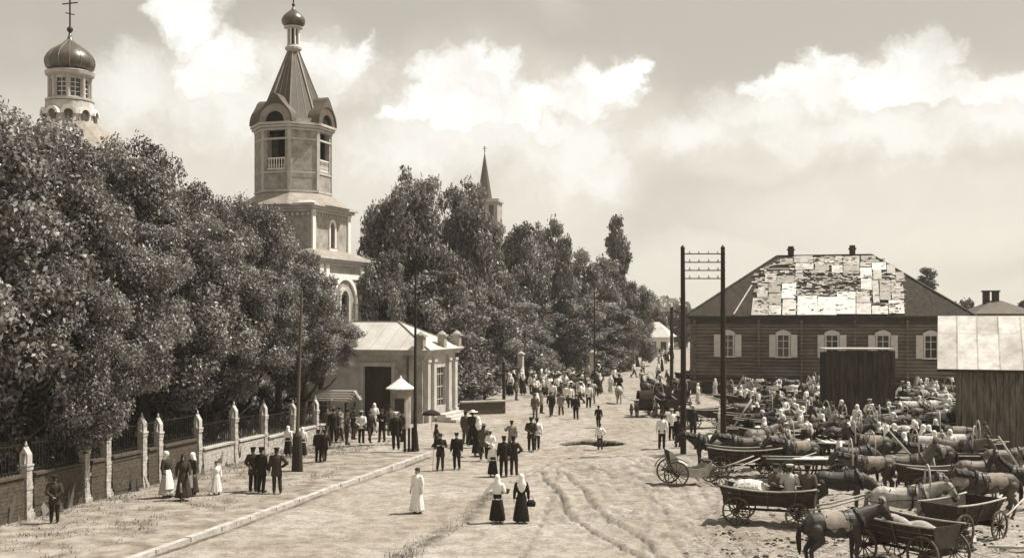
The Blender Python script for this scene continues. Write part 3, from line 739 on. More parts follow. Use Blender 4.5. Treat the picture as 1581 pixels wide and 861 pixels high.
    # kokoshnik gables over each cardinal face
    for f in (0, 2, 4, 6):
        mb = MB(); mb.T = RZ(f*math.pi/4)
        arch_ring(mb, 0, z(197), .74, 1.28, -ap-.22, -ap+1.2, 14, 0, math.pi, .55)
        o = part('gable', mb, M_rib if f != 2 else M_dkroof, t)
        m2 = MB(); m2.T = RZ(f*math.pi/4); arch_ring(m2, 0, z(197), 1.282, 1.40, -ap-.28, -ap+1.2, 14, 0, math.pi, .62); part('gable_trim', m2, M_dkroof, o)
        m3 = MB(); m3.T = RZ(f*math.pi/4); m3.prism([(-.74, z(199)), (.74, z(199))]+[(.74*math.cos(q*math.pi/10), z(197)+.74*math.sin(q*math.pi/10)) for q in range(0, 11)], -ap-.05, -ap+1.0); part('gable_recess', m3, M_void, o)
    # tent spire
    mb = MB(); r1, z1, r2, z2 = 2.62, z(198), .40, z(80)
    mb.lathe([(r1, z1), (r1*.93, z(188)), (r2, z2)], 8, start=st); part('tent_spire', mb, M_spire, t)
    mb = MB()
    for q in range(8):
        a = st+q*math.pi/4; c, s = math.cos(a), math.sin(a)
        mb.beam((r1*.93*c, r1*.93*s, z(188)), (r2*c, r2*s, z2), .10)
        for e in (.34, .67):   # standing seams between the hips
            a2 = a+math.pi/4; px_, py_ = r1*.93*(c*(1-e)+math.cos(a2)*e), r1*.93*(s*(1-e)+math.sin(a2)*e); qx, qy = r2*(c*(1-e)+math.cos(a2)*e), r2*(s*(1-e)+math.sin(a2)*e)
            mb.beam((px_, py_, z(188)), (qx, qy, z2), .035)
    part('spire_rib', mb, M_rib, t, kind='stuff')
    mb = MB(); mb.lathe([(.42, z(81)), (.60, z(77)), (.60, z(74)), (.48, z(72)), (.44, z(70))], 12); part('lantern_base', mb, M_stone, t)
    mb = MB(); mb.lathe([(.30, z(71)), (.30, z(44))], 12); part('lantern_core', mb, M_void, t)
    mb = MB()
    for q in range(8): mb.beam((.40*math.cos(q*math.pi/4), .40*math.sin(q*math.pi/4), z(71)), (.40*math.cos(q*math.pi/4), .40*math.sin(q*math.pi/4), z(45)), .11)
    part('lantern_column', mb, M_white, t, kind='stuff')
    mb = MB(); mb.lathe([(.45, z(46)), (.68, z(44)), (.68, z(42)), (.4, z(41))], 14); part('lantern_cornice', mb, M_stone, t)
    mb = MB(); onion(mb, (0, 0, z(42)), .86, 1.32, 20); part('onion_dome', mb, M_dome, t, True)
    mb = MB(); mb.tube([(0,0,z(16)), (0,0,z(3))], [.06, .035], 8); mb.ell((0,0,z(8)), (.12,.12,.12)); part('finial', mb, M_iron, t)
    mb = MB(); cross(mb, (0, 0, z(4)), 1.6, .07); part('cross', mb, M_iron, t)
bell_tower()

def church():
    Y = 88; k = Y/F
    def z(py): return ZP(py, Y)
    t = thing('church', 'brick church with a dark onion dome on a white windowed drum, mostly hidden by trees', 'church', (XP(108, Y), Y, 0), YAW)
    st = R(22.5)
    mb = MB(); mb.lathe([(7.5, 0), (7.5, z(285))], 8, start=st); mb.box((6, 6, z(330)/2), (16, 12, z(330))); part('wall', mb, M_greyp, t)
    mb = MB(); mb.lathe([(7.8, z(288)), (7.9, z(284)), (2.1, z(192))], 8, start=st); part('roof', mb, M_rib, t)
    mb = MB(); mb.T = RZ(0)
    mb.prism([(6.3, z(300)), (7.7, z(300)), (7.7, z(275)), (7.0, z(254)), (6.3, z(275))], -2, 1); part('roof_gable', mb, M_dkroof, t)
    mb = MB(); mb.lathe([(2.05, z(200)), (1.85, z(172)), (1.78, z(160))], 16); part('drum_base', mb, M_stone, t)
    for q in range(10):
        a = q*math.tau/10; mb = MB(); mb.T = RZ(a); arch_ring(mb, 0, z(181), .34, .56, -2.12, -1.6, 10)
        o = part('kokoshnik', mb, M_white, t); m2 = MB(); m2.T = RZ(a); m2.box((0, -1.86, z(182)), (.5, .3, .75)); part('niche', m2, M_dkroof, o)
    mb = MB(); n = 8
    for q in range(n):
        mb.T = RZ(q*math.tau/n+.2); arch_wall(mb, 1.13, z(158), z(118), -1.36, .2, .74, z(152), z(125), arch=False)
    part('drum_wall', mb, M_stone, t)
    for q in range(n):
        m2 = MB(); m2.T = RZ(q*math.tau/n+.2); m2.box((0, -1.20, z(138)), (.78, .03, 1.45)); o = part('drum_window', m2, M_glass, t)
        m3 = MB(); m3.T = RZ(q*math.tau/n+.2); m3.box((0, -1.24, z(138)), (.05, .04, 1.4)); [m3.box((0, -1.24, z(138)+dz), (.62, .04, .05)) for dz in (-.35, 0, .35)]; part('glazing_bar', m3, M_white, o)
        m4 = MB(); m4.T = RZ((q+.5)*math.tau/n+.2); m4.tube([(0, -1.52, z(157)), (0, -1.52, z(120))], .11, 8); part('drum_column', m4, M_stone, t)
    mb = MB(); mb.lathe([(1.55, z(160)), (1.82, z(158)), (1.82, z(155.5)), (1.5, z(155))], 24); mb.lathe([(1.5, z(120)), (1.80, z(118)), (1.86, z(113)), (1.6, z(111))], 24); part('drum_cornice', mb, M_stone, t)
    mb = MB(); onion(mb, (0, 0, z(113)), 1.88, 2.55, 28); part('onion_dome', mb, M_dome, t, True)
    mb = MB()
    for q in range(14):
        a = q*math.tau/14; mb.tube([(r*1.9*math.cos(a), r*1.9*math.sin(a), z(113)+h*2.55) for r, h in ONION[:10]], .02, 4)
    part('dome_seam', mb, M_rib, t, kind='stuff')
    mb = MB(); mb.tube([(0,0,z(66)), (0,0,z(40))], [.12, .05], 8); mb.ell((0,0,z(46)), (.24,.24,.24)); part('finial', mb, M_iron, t)
    mb = MB(); cross(mb, (0, 0, z(42)), 2.7, .09); part('cross', mb, M_iron, t)
church()

def steeple():
    Y = 190
    def z(py): return ZP(py, Y)
    t = thing('steeple', 'slender pointed church steeple rising behind the boulevard trees', 'steeple', (XP(755, Y), Y, 0), R(-12))
    mb = MB(); mb.box((0,0,z(312)/2), (3.7, 3.7, z(312))); part('tower_wall', mb, M_greyp, t)
    mb = MB(); mb.box((0,0,z(311)), (4.3, 4.3, .5)); part('cornice', mb, M_stone, t)
    mb = MB(); mb.lathe([(1.3, z(309)), (1.15, z(300)), (.04, z(236))], 8, (-.75, 0, 0)); part('spire', mb, M_spire, t)
    for x in (-1, 1):
        mb = MB(); mb.box((x*.8, -1.86, z(330)), (.8, .1, 2.6)); part('window', mb, M_glass, t)
    mb = MB(); cross(mb, (-.75, 0, z(238)), 1.4, .09); part('cross', mb, M_iron, t)
steeple()

def chapel():
    t = thing('chapel', 'low pale church lodge with a hipped tin roof at the foot of the bell tower', 'chapel', (-5.4, 70, 0), YAW)
    # local x runs to the right, so the front wall spans x in [-9, 0], y=0; the lit side wall is x=0, y in [0, 5.3]
    h = 4.2; Lf, D = 9.0, 5.4
    mb = MB(); mb.T = Matrix.Translation((-Lf/2, 0, 0)); arch_wall(mb, Lf, 0, h, 0, .35, 1.95, .15, 3.45, cx=Lf/2-3.15, arch=False)
    mb.T = Matrix.Identity(4); mb.box((-Lf+.17, D/2, h/2), (.34, D-.75, h-.01)); mb.box((-Lf/2, D-.17, h/2), (Lf, .34, h))
    mb.T = Matrix.Translation((0, D/2, 0)) @ RZ(math.pi/2); arch_wall(mb, D-.7, 0, h-.01, -.0, .35, 1.9, .9, 3.35, cx=-.05, arch=False)
    part('wall', mb, M_lodge, t)
    mb = MB(); mb.box((-3.15, .24, 1.8), (1.95, .08, 3.3)); d = part('door', mb, M_dwood, t)
    for q in range(2):
        for w in range(3): m2 = MB(); m2.box((-3.15-.49+q*.98, .19, .75+w*1.08), (.7, .03, .85)); part('door_panel', m2, M_dwood, d)
    mb = MB(); mb.box((-3.15-1.07, -.05, 1.75), (.2, .12, 3.5)); mb.box((-3.15+1.07, -.05, 1.75), (.2, .12, 3.5)); mb.box((-3.15, -.05, 3.6), (2.5, .14, .24)); part('door_frame', mb, M_stone, t)
    mb = MB(); mb.box((-.22, D/2-.05, 2.1), (.05, 1.9, 2.5)); w = part('window', mb, M_glass, t)
    mb = MB(); [mb.box((-.17, D/2-.05+q*.48, 2.12), (.06, .06, 2.4)) for q in (-1.9, -.95, 0, .95, 1.9)]; [mb.box((-.175, D/2-.05, zz), (.05, 1.85, .06)) for zz in (1.3, 2.1, 2.9)]; part('glazing_bar', mb, M_pwood, w)
    for y in (.3, 1.35, 3.95, 5.1):
        mb = MB(); mb.box((.10, y, 1.95), (.2, .42, 3.88)); mb.box((.12, y, .3), (.3, .56, .6)); mb.box((.12, y, 3.82), (.28, .5, .16)); part('pilaster', mb, M_stone, t)
    for x in (-.28, -1.35):
        mb = MB(); mb.box((x, -.09, 1.95), (.4, .18, 3.88)); mb.box((x, -.1, .3), (.54, .26, .6)); part('pilaster', mb, M_greyp, t)
    mb = MB(); mb.box((-Lf/2, D/2, h+.10), (Lf+.5, D+.5, .2)); mb.box((-Lf/2, D/2, h+.26), (Lf+.85, D+.85, .12)); part('cornice', mb, M_stone, t)
    e = .5; z0 = h+.322; z1 = 6.25
    A = [(-Lf-e, -e, z0), (e, -e, z0), (e, D+e, z0), (-Lf-e, D+e, z0), (-Lf+2.9, D/2, z1), (-2.9, D/2, z1)]
    mb = MB(); mb.add(A, [(0,1,5,4), (1,2,5), (2,3,4,5), (3,0,4), (3,2,1,0)]); part('roof', mb, M_tin, t)
    mb = MB()
    for q in range(1, 10):
        x = -Lf-e + q*1.0; top = A[4][0] if x < A[4][0] else (A[5][0] if x > A[5][0] else x)
        f = min(1, (x+Lf+e)/(A[4][0]+Lf+e), (e-x)/(e-A[5][0])); f = max(f, 0)
        mb.beam((x, -e, z0-.002), (x, -e+(D/2+e)*f, z0+(z1-z0)*f-.002), .02, .02)
    for a, b in ((0,4), (1,5), (2,5), (4,5)): mb.beam(Vector(A[a])+Vector((0,0,.02)), Vector(A[b])+Vector((0,0,.02)), .09)
    part('roof_seam', mb, M_rib, t, kind='stuff')
    for (x, y) in ((-.15, -.2), (.15, 2.6), (.15, 5.3), (-5.6, -.2)):
        mb = MB(); mb.box((x, y, 4.9), (.46, .46, .85)); mb.box((x, y, 5.38), (.64, .64, .12)); mb.lathe([(.32, 5.44), (.28, 5.5), (.05, 5.68)], 8, (x, y, 0)); part('roof_post', mb, M_greyp, t)
    for q in range(3):
        mb = MB(); mb.box((.55+.15-q*.0+.35*(2-q)*.5, D/2, .08+.16*q), (1.3-.35*q, 3.4, .16)); part('step', mb, M_stone, t)
    mb = MB(); mb.tube([(-1.05, -.12, 0), (-1.05, -.12, 4.2)], .045, 6); part('drainpipe', mb, M_dkroof, t)
chapel()

def small_things():
    # round kiosk with a white conical roof
    x = XP(618.5, 66); t = thing('kiosk', 'small round kiosk with a white conical roof in front of the lodge door', 'kiosk', (x, 66, 0))
    mb = MB(); mb.lathe([(.60, 0), (.60, 2.38)], 14); part('wall', mb, M_greyp, t)
    mb = MB(); mb.lathe([(.84, 2.36), (.86, 2.42), (.42, 2.72), (.10, 2.98), (.03, 3.16)], 14); part('roof', mb, M_white, t)
    mb = MB(); mb.box((0, -.6, 1.5), (.55, .06, .7)); part('hatch', mb, M_dwood, t)
    # plank shelter with a gable roof
    x = XP(518, 62); t = thing('plank_shelter', 'low plank gabled shelter by the pavement, left of the white conical kiosk', 'shelter', (x, 62, 0), R(-12))
    for sx in (-1, 1):
        for sy in (-.7, .7):
            mb = MB(); mb.box((sx*.85, sy, 1.0), (.1, .1, 2.0)); part('post', mb, M_dwood, t)
    for sy, nm in ((-1, 0), (1, 1)):
        for q in range(5):
            mb = MB(); a = math.atan2(.55, 1.0)
            y0 = sy*(1.0-q*.2); z0 = 1.95+q*.11
            mb.box((RN.uniform(-.03, .03), sy*(.9-q*.2), 2.03+q*.115), (2.3, .215, .035), m=Matrix.Rotation(-sy*a*-1, 3, 'X')); part('plank', mb, M_pwood, t)
    mb = MB(); mb.prism([(-.95, 1.95), (.95, 1.95), (0, 2.5)], 1.0, 1.06, 'YZ'); part('gable_board', mb, M_dwood, t)
    mb = MB(); mb.box((0, 0, .9), (1.7, 1.3, .08)); part('counter', mb, M_pwood, t)
    # barrier posts beside the lamp post
    for q, px in enumerate((625, 631.5, 637)):
        x = XP(px, 55.2+q*.15)
        mb = MB(); mb.lathe([(.065, 0), (.06, 1.12), (.03, 1.17)], 10)
        o = link('barrier_post', mb.mesh('barrier_post', [M_iron]), None, (x, 55.2+q*.15, 0))
        tag(o, ['leftmost of the three short dark barrier posts left of the curled lamp post', 'middle one of the three short barrier posts left of the curled lamp post', 'short barrier post standing closest to the curled lamp post'][q], 'post', 'short barrier posts by the lamp post')
    # curled lamp post
    x, y = GP(641, 696); t = thing('lamp_post', 'tall thin lamp post with a curled top beside the pavement end', 'lamp post', (x, y, 0))
    mb = MB(); mb.tube([(0,0,0), (0,0,2.2), (.02,0,9.0)], [.11, .085, .045], 10); part('pole', mb, M_pole, t)
    mb = MB(); mb.tube([(.02+.28-.28*math.cos(a), 0, 9.0+.32*math.sin(a)*1.1) for a in [q*math.pi*1.25/14 for q in range(15)]], .035, 6); part('curled_arm', mb, M_pole, t)
    mb = MB(); mb.lathe([(.02, .18), (.05, .12), (.17, 0), (.17, -.02)], 12, (.5, 0, 8.75)); mb.ell((.5, 0, 8.70), (.07,.07,.09)); part('lamp_shade', mb, M_dkroof, t)
    mb = MB(); mb.lathe([(.19, 0), (.17, .25), (.12, .9), (.11, 1.0)], 10); part('base', mb, M_iron, t)
    # left pole on the pavement
    x, y = GP(459, 731); t = thing('telegraph_pole', 'thin leaning pole with a thick dark foot on the left pavement', 'pole', (x, y, .1))
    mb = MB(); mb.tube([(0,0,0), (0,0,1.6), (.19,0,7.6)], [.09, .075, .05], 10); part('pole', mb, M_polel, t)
    mb = MB(); mb.lathe([(.25, 0), (.23, .3), (.19, 1.5), (.10, 1.62)], 12); part('foot', mb, M_pole, t)
    # twin telegraph poles
    x, y = GP(1055, 700); x2 = XP(1117, y)
    t = thing('telegraph_pole', 'tall twin telegraph poles joined by four thin cross bars at the market edge', 'telegraph pole', (x, y, 0))
    w = x2-x
    for q, xx in enumerate((0, w)):
        mb = MB(); mb.tube([(xx,0,-.2), (xx-.02*q,0,5), (xx-.03,0,9.85)], [.15, .13, .10], 12); part('pole', mb, M_pole, t)
        mb = MB(); mb.lathe([(.11, 9.84), (.11, 9.9), (.02, 10.02)], 10, (xx-.03, 0, 0)); part('cap', mb, M_iron, t)
    for q, py in enumerate((392, 405, 417.5, 430)):
        zz = ZP(py, y); mb = MB(); mb.box((w/2, -.13, zz), (w+.12, .05, .05)); o = part('cross_bar', mb, M_dwood, t)
        m2 = MB(); [m2.lathe([(.04, 0), (.05, .05), (.03, .12)], 6, (w*f, -.13, zz+.025)) for f in (.15, .38, .62, .85)]; part('insulator', m2, M_white, o)
    # smaller far pole
    Y = 95; x = XP(1037, Y); t = thing('telegraph_pole', 'farther single pole just left of the twin telegraph poles', 'telegraph pole', (x, Y, 0))
    mb = MB(); mb.tube([(0,0,0), (0,0,ZP(474, Y))], [.17, .12], 10); part('pole', mb, M_pole, t)
    mb = MB(); mb.box((0, -.15, ZP(482, Y)), (1.5, .07, .07)); part('cross_arm', mb, M_pole, t)
    for q, (px, Y, top) in enumerate([(918, 98, 452), (778, 90, 560), (1004, 190, 505)]):
        t = thing('street_mast', ['thin street mast in front of the boulevard trees','short dark post at the left end of the boulevard crowd','far thin mast at the end of the street'][q], 'mast', (XP(px, Y), Y, 0))
        mb = MB(); mb.tube([(0,0,0), (0,0,ZP(top, Y))], [.10, .05] if q != 1 else [.14, .12], 8); part('pole', mb, M_pole, t)
        mb = MB(); mb.lathe([(.06, 0), (.14, .1), (.02, .22)], 8, (0, 0, ZP(top, Y)-.02)); part('cap', mb, M_iron, t)
    # white gate pillars among the boulevard trees
    for q, (px, Y, top) in enumerate([(804, 108, 547), (915, 118, 545)]):
        zz = ZP(top, Y); t = thing('gate_pillar', ['white gate pillar behind the left part of the boulevard crowd','white gate pillar behind the right part of the boulevard crowd','short pale gate pillar right of the church lodge'][q], 'pillar', (XP(px, Y), Y, 0), YAW)
        mb = MB(); mb.box((0,0,zz/2), (.5, .5, zz)); part('shaft', mb, M_stone, t)
        mb = MB(); mb.box((0,0,zz+.06), (.68, .68, .14)); mb.lathe([(.38, zz+.13), (.1, zz+.3)], 4, start=math.pi/4); part('cap', mb, M_stone, t)
    t = thing('garden_wall', 'low dark wall with a pale coping right of the church lodge', 'wall', (XP(712, 76), 76, 0), R(25))
    mb = MB(); mb.box((1.6, 0, .4), (3.2, .3, .8)); part('wall', mb, M_brick, t)
    mb = MB(); mb.box((1.6, 0, .85), (3.3, .42, .1)); part('coping', mb, M_stone, t)
small_things()

def brick_fence():
    t = thing('brick_fence', 'ornate brick pillar fence with iron railings under the church garden trees', 'fence', (0, 0, 0))
    PX = [(-75,None), (-20,None), (40,2.5), (130,2.6), (163,3.0), (219,2.85), (244,2.8), (305,2.6), (361,2.7), (407,2.65), (452,2.4), (487,2.4), (512,2.1)]
    pts = []
    for px, h in PX:
        r = (px-CX)/F; Y = (-15.75 - .24*36)/(r - .24); pts.append((fence_pt(Y), h or 2.5))
    fr = math.atan2(-FD.x, FD.y)
    rr = random.Random(3)
    for i, (p, h) in enumerate(pts):
        mb = MB(); z = 0.0; n = int((h-.95)/.125)
        mb.box((0,0,.14), (.40,.40,.28)); z = .28
        for q in range(n):   # brick courses stepping slightly in and out
            w = .28 + rr.uniform(-.014, .014) + (.05 if q in (0, n-1) or q == n//2 else 0)
            mb.box((rr.uniform(-.006,.006), 0, z+.056), (w, w, .112)); mb.box((0,0,z+.118), (.27,.27,.014)); z += .126
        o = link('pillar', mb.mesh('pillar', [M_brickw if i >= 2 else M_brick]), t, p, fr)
        m2 = MB(); m2.box((0,0,z+.03), (.36,.36,.06)); z += .06   # niche head with an ogee top
        m2.box((-.115,0,z+.14), (.065,.24,.28)); m2.box((.115,0,z+.14), (.065,.24,.28)); arch_ring(m2, 0, z+.28, .083, .148, -.12, .12, 8, 0, math.pi, .13); m2.T = Matrix.Identity(4)
        m2.lathe([(.055, z+.46), (.03, z+.56), (.05, z+.62), (.01, z+.74)], 8)
        link('pillar_top', m2.mesh('pillar_top', [M_stone]), t, p, fr)
        if i+1 < len(pts):
            a, b = p, pts[i+1][0]; d = (b-a); L_ = d.length - .5; mid = (a+b)/2; yr = math.atan2(-d.x, d.y)
            mb = MB(); wh = 1.45 if i < 7 else (1.0 if i < 9 else .85)
            for q in range(int(wh/.12)): mb.box((rr.uniform(-.01,.01), 0, .06+q*.12), (.26+rr.uniform(-.012,.012), L_, .108)); 
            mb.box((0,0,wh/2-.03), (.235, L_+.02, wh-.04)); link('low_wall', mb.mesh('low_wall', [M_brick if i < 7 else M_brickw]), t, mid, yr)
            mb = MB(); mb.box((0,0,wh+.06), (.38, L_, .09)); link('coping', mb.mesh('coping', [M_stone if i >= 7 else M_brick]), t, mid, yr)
            mb = MB(); nb = int(L_/.16); zt = wh+1.05
            for q in range(nb): yy = -L_/2+.08+q*(L_-.16)/max(nb-1,1); mb.beam((0,yy,wh+.1), (0,yy,zt+.1), .022); 
            mb.box((0,0,wh+.22), (.03,L_,.035)); mb.box((0,0,zt), (.03,L_,.035)); link('railing', mb.mesh('railing', [M_iron]), t, mid, yr, kind='stuff')
brick_fence()
M_sheets = [mat('roof_sheet_%s' % n, g, .34, 1.6, .55, .004, 10, spec=.4) for n, g in (('white', .70), ('pale', .54), ('light', .42), ('dull', .30), ('grey', .20))]
def log_house():
    OX, OY = 15.65, 98.0; a = R(-16); t = thing('log_house', 'long dark log house with a patched hipped roof and pale shuttered windows', 'house', (OX, OY, 0), a)
    ca, sa = math.cos(a), math.sin(a); L_, D, H = 22.1, 14.0, 6.5
    def u_of(px):
        k = (px-CX)/F; return (k*OY-OX)/(ca - k*sa)
    WZ0, WZ1 = 3.15, 5.05; wins = [u_of(p) for p in (1124, 1209.5, 1284.5, 1363, 1437)]; ww = 1.1
    rr = random.Random(4)
    mb = MB(); hh = .30; n = int(H/hh)
    for q in range(n+1):
        z = .15 + q*hh; 
        if z > H-.1: break
        cuts = [(u-ww/2, u+ww/2) for u in wins] if WZ0 < z+.1 and z-.1 < WZ1 else []
        x0 = -.25
        for c in cuts + [(L_+.25, None)]:
            x1 = c[0]; y = rr.uniform(-.015, .015)
            mb.rings([((x, y, z), (0, .19, 0), (0, 0, .155)) for x in (x0, x1)], 8, True, math.pi/8)
            x0 = c[1] if c[1] else 0
    part('log_wall', mb, M_log, t, kind='stuff')
    mb = MB(); mb.box((.1, D/2, H/2), (.3, D-.5, H)); mb.box((L_-.1, D/2, H/2), (.3, D-.5, H)); mb.box((L_/2, D, H/2), (L_, .3, H)); part('wall', mb, M_log, t)
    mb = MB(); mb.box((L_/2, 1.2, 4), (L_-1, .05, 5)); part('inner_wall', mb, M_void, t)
    for px in (1073, 1172, 1238, 1320, 1401, 1490):
        mb = MB(); u = u_of(px); [mb.tube([(u, -.42+rr.uniform(-.04,.04), .15+q*hh), (u, .1, .15+q*hh)], .135, 7) for q in range(n)]; part('log_ends', mb, M_log, t, kind='stuff')
    mb = MB(); mb.box((L_/2, -.26, 1.35), (L_+.3, .12, .18)); mb.box((L_/2, -.24, .5), (L_+.2, .14, 1.0)); part('plinth_board', mb, M_dwood, t)
    mb = MB(); mb.box((L_/2, -.30, H-.28), (L_+.3, .16, .36)); part('eave_board', mb, M_dwood, t)
    for i, u in enumerate(wins):
        mb = MB(); y = -.27
        for dx in (-ww/2+.05, ww/2-.05): mb.box((u+dx, y, (WZ0+WZ1)/2), (.13, .18, WZ1-WZ0))
        mb.box((u, y, WZ0), (ww+.25, .24, .12)); mb.box((u, y, WZ1), (ww+.1, .2, .12))
        mb.prism([(u-.68, WZ1+.06), (u+.68, WZ1+.06), (u+.55, WZ1+.2), (u+.25, WZ1+.36), (u, WZ1+.42), (u-.25, WZ1+.36), (u-.55, WZ1+.2)], y-.06, y+.08)
        w = part('window', mb, M_shutter, t)
        m2 = MB(); m2.box((u, -.10, (WZ0+WZ1)/2), (ww-.1, .03, WZ1-WZ0-.05)); part('pane', m2, M_glass if i != 1 else M_dkroof, w)
        m3 = MB(); m3.box((u, -.13, (WZ0+WZ1)/2), (.07, .05, WZ1-WZ0-.1)); [m3.box((u, -.135, WZ0+f*(WZ1-WZ0)), (ww-.2, .05, .06)) for f in (.4, .72)]; part('glazing_bar', m3, M_shutter, w)
        for s in (-1, 1):
            m4 = MB(); m4.box((0, 0, 0), (.56, .05, WZ1-WZ0)); [m4.box((0, -.04, dz), (.42, .03, .78)) for dz in (-.46, .46)]
            o = link('shutter', m4.mesh('shutter', [M_shutter]), w, (u+s*(ww/2+.33), -.36, (WZ0+WZ1)/2), s*R(7))
    # roof
    e = .6; ez = 6.6; rz_ = 12.0; r0, r1, rv = 6.75, 14.9, 7.0
    A = [(-e, -e, ez), (L_+e, -e, ez), (L_+e, D+e, ez), (-e, D+e, ez), (r0, rv, rz_), (r1, rv, rz_)]
    mb = MB(); mb.add(A, [(0,1,5,4), (1,2,5), (2,3,4,5), (3,0,4), (3,2,1,0)]); part('roof_deck', mb, M_shing, t)
    mb = MB(); mb.box((L_/2, -e+.02, ez-.08), (L_+2*e, .08, .18)); mb.box((-e, D/2, ez-.08), (.08, D+2*e, .18)); part('eave_fascia', mb, M_dwood, t)
    S = Vector((0, rv+e, rz_-ez)); SL = S.length; S.normalize(); Nn = Vector((0, -(rz_-ez), rv+e)).normalized()
    rot = Matrix((Vector((1,0,0)), S, Nn)).transposed()
    def on(u, s, h=0): return Vector((u, -e, ez)) + S*s + Nn*h
    def lim(s): f = s/SL; return -e+(r0+e)*f, L_+e-(L_+e-r1)*f
    mb = MB(); s = .0
    while s < SL-.3:    # shingle rows
        a0, a1 = lim(s+.4); x = a0
        while x < a1:
            w = rr.uniform(.35, .8); w = min(w, a1-x)
            if w > .1: mb.box(on(x+w/2, s+.27, .02+rr.uniform(0, .03)), (w-.02, .56, .035), m=rot @ Matrix.Rotation(R(3), 3, 'X'))
            x += w
        s += .42
    part('shingle_roof', mb, M_shing, t, kind='stuff')
    mb = MB()    # the other hips get shingle rows as well
    for (pa, pb, ra_, rb_) in ((A[3], A[0], A[4], A[4]), (A[1], A[2], A[5], A[5])):
        pa, pb, ra_, rb_ = map(Vector, (pa, pb, ra_, rb_))
        for q in range(20):
            f = q/20; mb.beam(pa.lerp(ra_, f)+Vector((0,0,.05)), pb.lerp(rb_, f)+Vector((0,0,.05)), .14, .06)
    for a_, b_ in ((0,4), (1,5), (4,5)): mb.beam(Vector(A[a_])+Vector((0,0,.08)), Vector(A[b_])+Vector((0,0,.08)), .22, .1)
    part('ridge_cap', mb, M_dwood, t, kind='stuff')
    def PXY(px, py): # pixel on the front slope to (u, s)
        s = (HY-1-py)/92.5*SL; 
        dep_v = -e + (rv+e)*s/SL; k = (px-CX)/F
        # X = OX + ca*u - sa*v ; Y = OY + sa*u + ca*v
        return (k*(OY+ca*dep_v) - OX + sa*dep_v)/(ca - k*sa), s
    # patched sheets: px0, py0(top), px1, py1(bottom), tone
    P = [(1161,462,1187,487,2),(1187,455,1206,472,3),(1187,473,1206,487,1),(1207,440,1229,463,0),(1208,464,1229,487,1),
         (1231,459,1262,487,0),(1262,461,1292,487,0),(1292,453,1321,486,0),
         (1322,470,1345,486,1),(1346,474,1371,486,1),(1372,466,1396,485,1),(1322,452,1343,469,2),
         (1347,436,1357,470,2),(1358,436,1375,466,3),(1376,440,1395,464,2),(1329,432,1346,451,1),(1328,416,1346,431,0),(1348,420,1361,435,2),(1346,408,1368,420,0),(1369,412,1382,426,2),(1383,424,1396,438,3),
         (1170,440,1186,461,2),(1187,437,1205,454,3),(1181,424,1199,438,2),(1168,464,1170,470,1),
         (1228,408,1256,418,1),(1257,400,1272,410,2),(1258,409,1280,424,3),(1284,412,1301,424,1),(1302,397,1327,411,2),(1302,412,1327,426,3),(1273,397,1300,408,2),(1226,396,1255,407,2),(1329,397,1352,407,3),(1328,408,1345,415,2),
         (1200,428,1226,439,3),(1229,419,1240,432,2),(1204,400,1224,410,3)]
    for (x0, y0, x1, y1, g) in P:
        ua, s1 = PXY(x0, y0); ub, s0 = PXY(x1, y1); u0 = PXY(x0, y1)[0]; u1 = PXY(x1, y0)[0]
        ua = (ua+u0)/2; ub = (ub+u1)/2
        mb = MB(); w, h = abs(ub-ua), abs(s1-s0)
        mb.box((0,0,0), (w*.99, h*.99, .02)); mb.box((-w/2+.03, 0, .012), (.03, h*.98, .02))
        o = link('roof_sheet', mb.mesh('roof_sheet', [M_sheets[g]]), t, on((ua+ub)/2, (s0+s1)/2, .13+rr.uniform(0, .03)))
        o.rotation_euler = (rot @ Matrix.Rotation(rr.uniform(-.02, .02), 3, 'Z') @ Matrix.Rotation(rr.uniform(-.01,.012), 3, 'X')).to_euler()
    # exposed laths and broken pieces
    for q in range(13):
        u0, s = PXY(1166+rr.uniform(-4, 10)+max(0, q-7)*6, 484-q*6.8); u1, _ = PXY(1398-max(0, q-8)*8, 484-q*6.8)
        mb = MB(); mb.box((0,0,0), (u1-u0, .10, .05)); o = link('roof_lath', mb.mesh('roof_lath', [M_pwood if q % 3 else M_wag]), t, on((u0+u1)/2, s, .085)); o.rotation_euler = rot.to_euler()
    mb = MB()
    for q in range(1500):
        px = rr.uniform(1165, 1395); py = rr.uniform(398, 486)
        if rr.random() > (1.0 if (1200 < px < 1330 and 420 < py < 460) or (py < 412) or px > 1375 or px < 1190 else .35): continue
        u, s = PXY(px, py); a0, a1 = lim(s)
        if not a0+.4 < u < a1-.4: continue
        mb.cur = rr.choice((0, 0, 0, 1, 1, 2)); mb.box(on(u, s, .10+rr.uniform(0, .07)), (rr.uniform(.12, .5), rr.uniform(.06, .22), .03), m=rot @ Matrix.Rotation(rr.gauss(0, .25), 3, 'Z') @ Matrix.Rotation(rr.gauss(0, .2), 3, 'X'))
    part('broken_roofing', mb, [M_pwood, M_shing, M_sheets[1]], t, kind='stuff')
    u0, s0 = PXY(1133, 486); u1, s1 = PXY(1161, 442); mb = MB(); mb.beam(on(u0, s0, .15), on(u1, s1, .15), .11, .05); part('loose_plank', mb, M_sheets[1], t)
    for px in (1221, 1316):
        mb = MB(); u = u_of(px)+.0; Yr = OY+sa*10+ca*rv
        k = (px-CX)/F; u = (k*(OY+ca*rv) - OX + sa*rv)/(ca - k*sa)
        mb.box((u, rv+.2, rz_+.2), (.52, .52, 1.0)); mb.box((u, rv+.2, rz_+.62), (.68, .68, .14)); mb.box((u, rv+.2, rz_+.8), (.5, .5, .25)); part('chimney', mb, M_shing, t)
log_house()

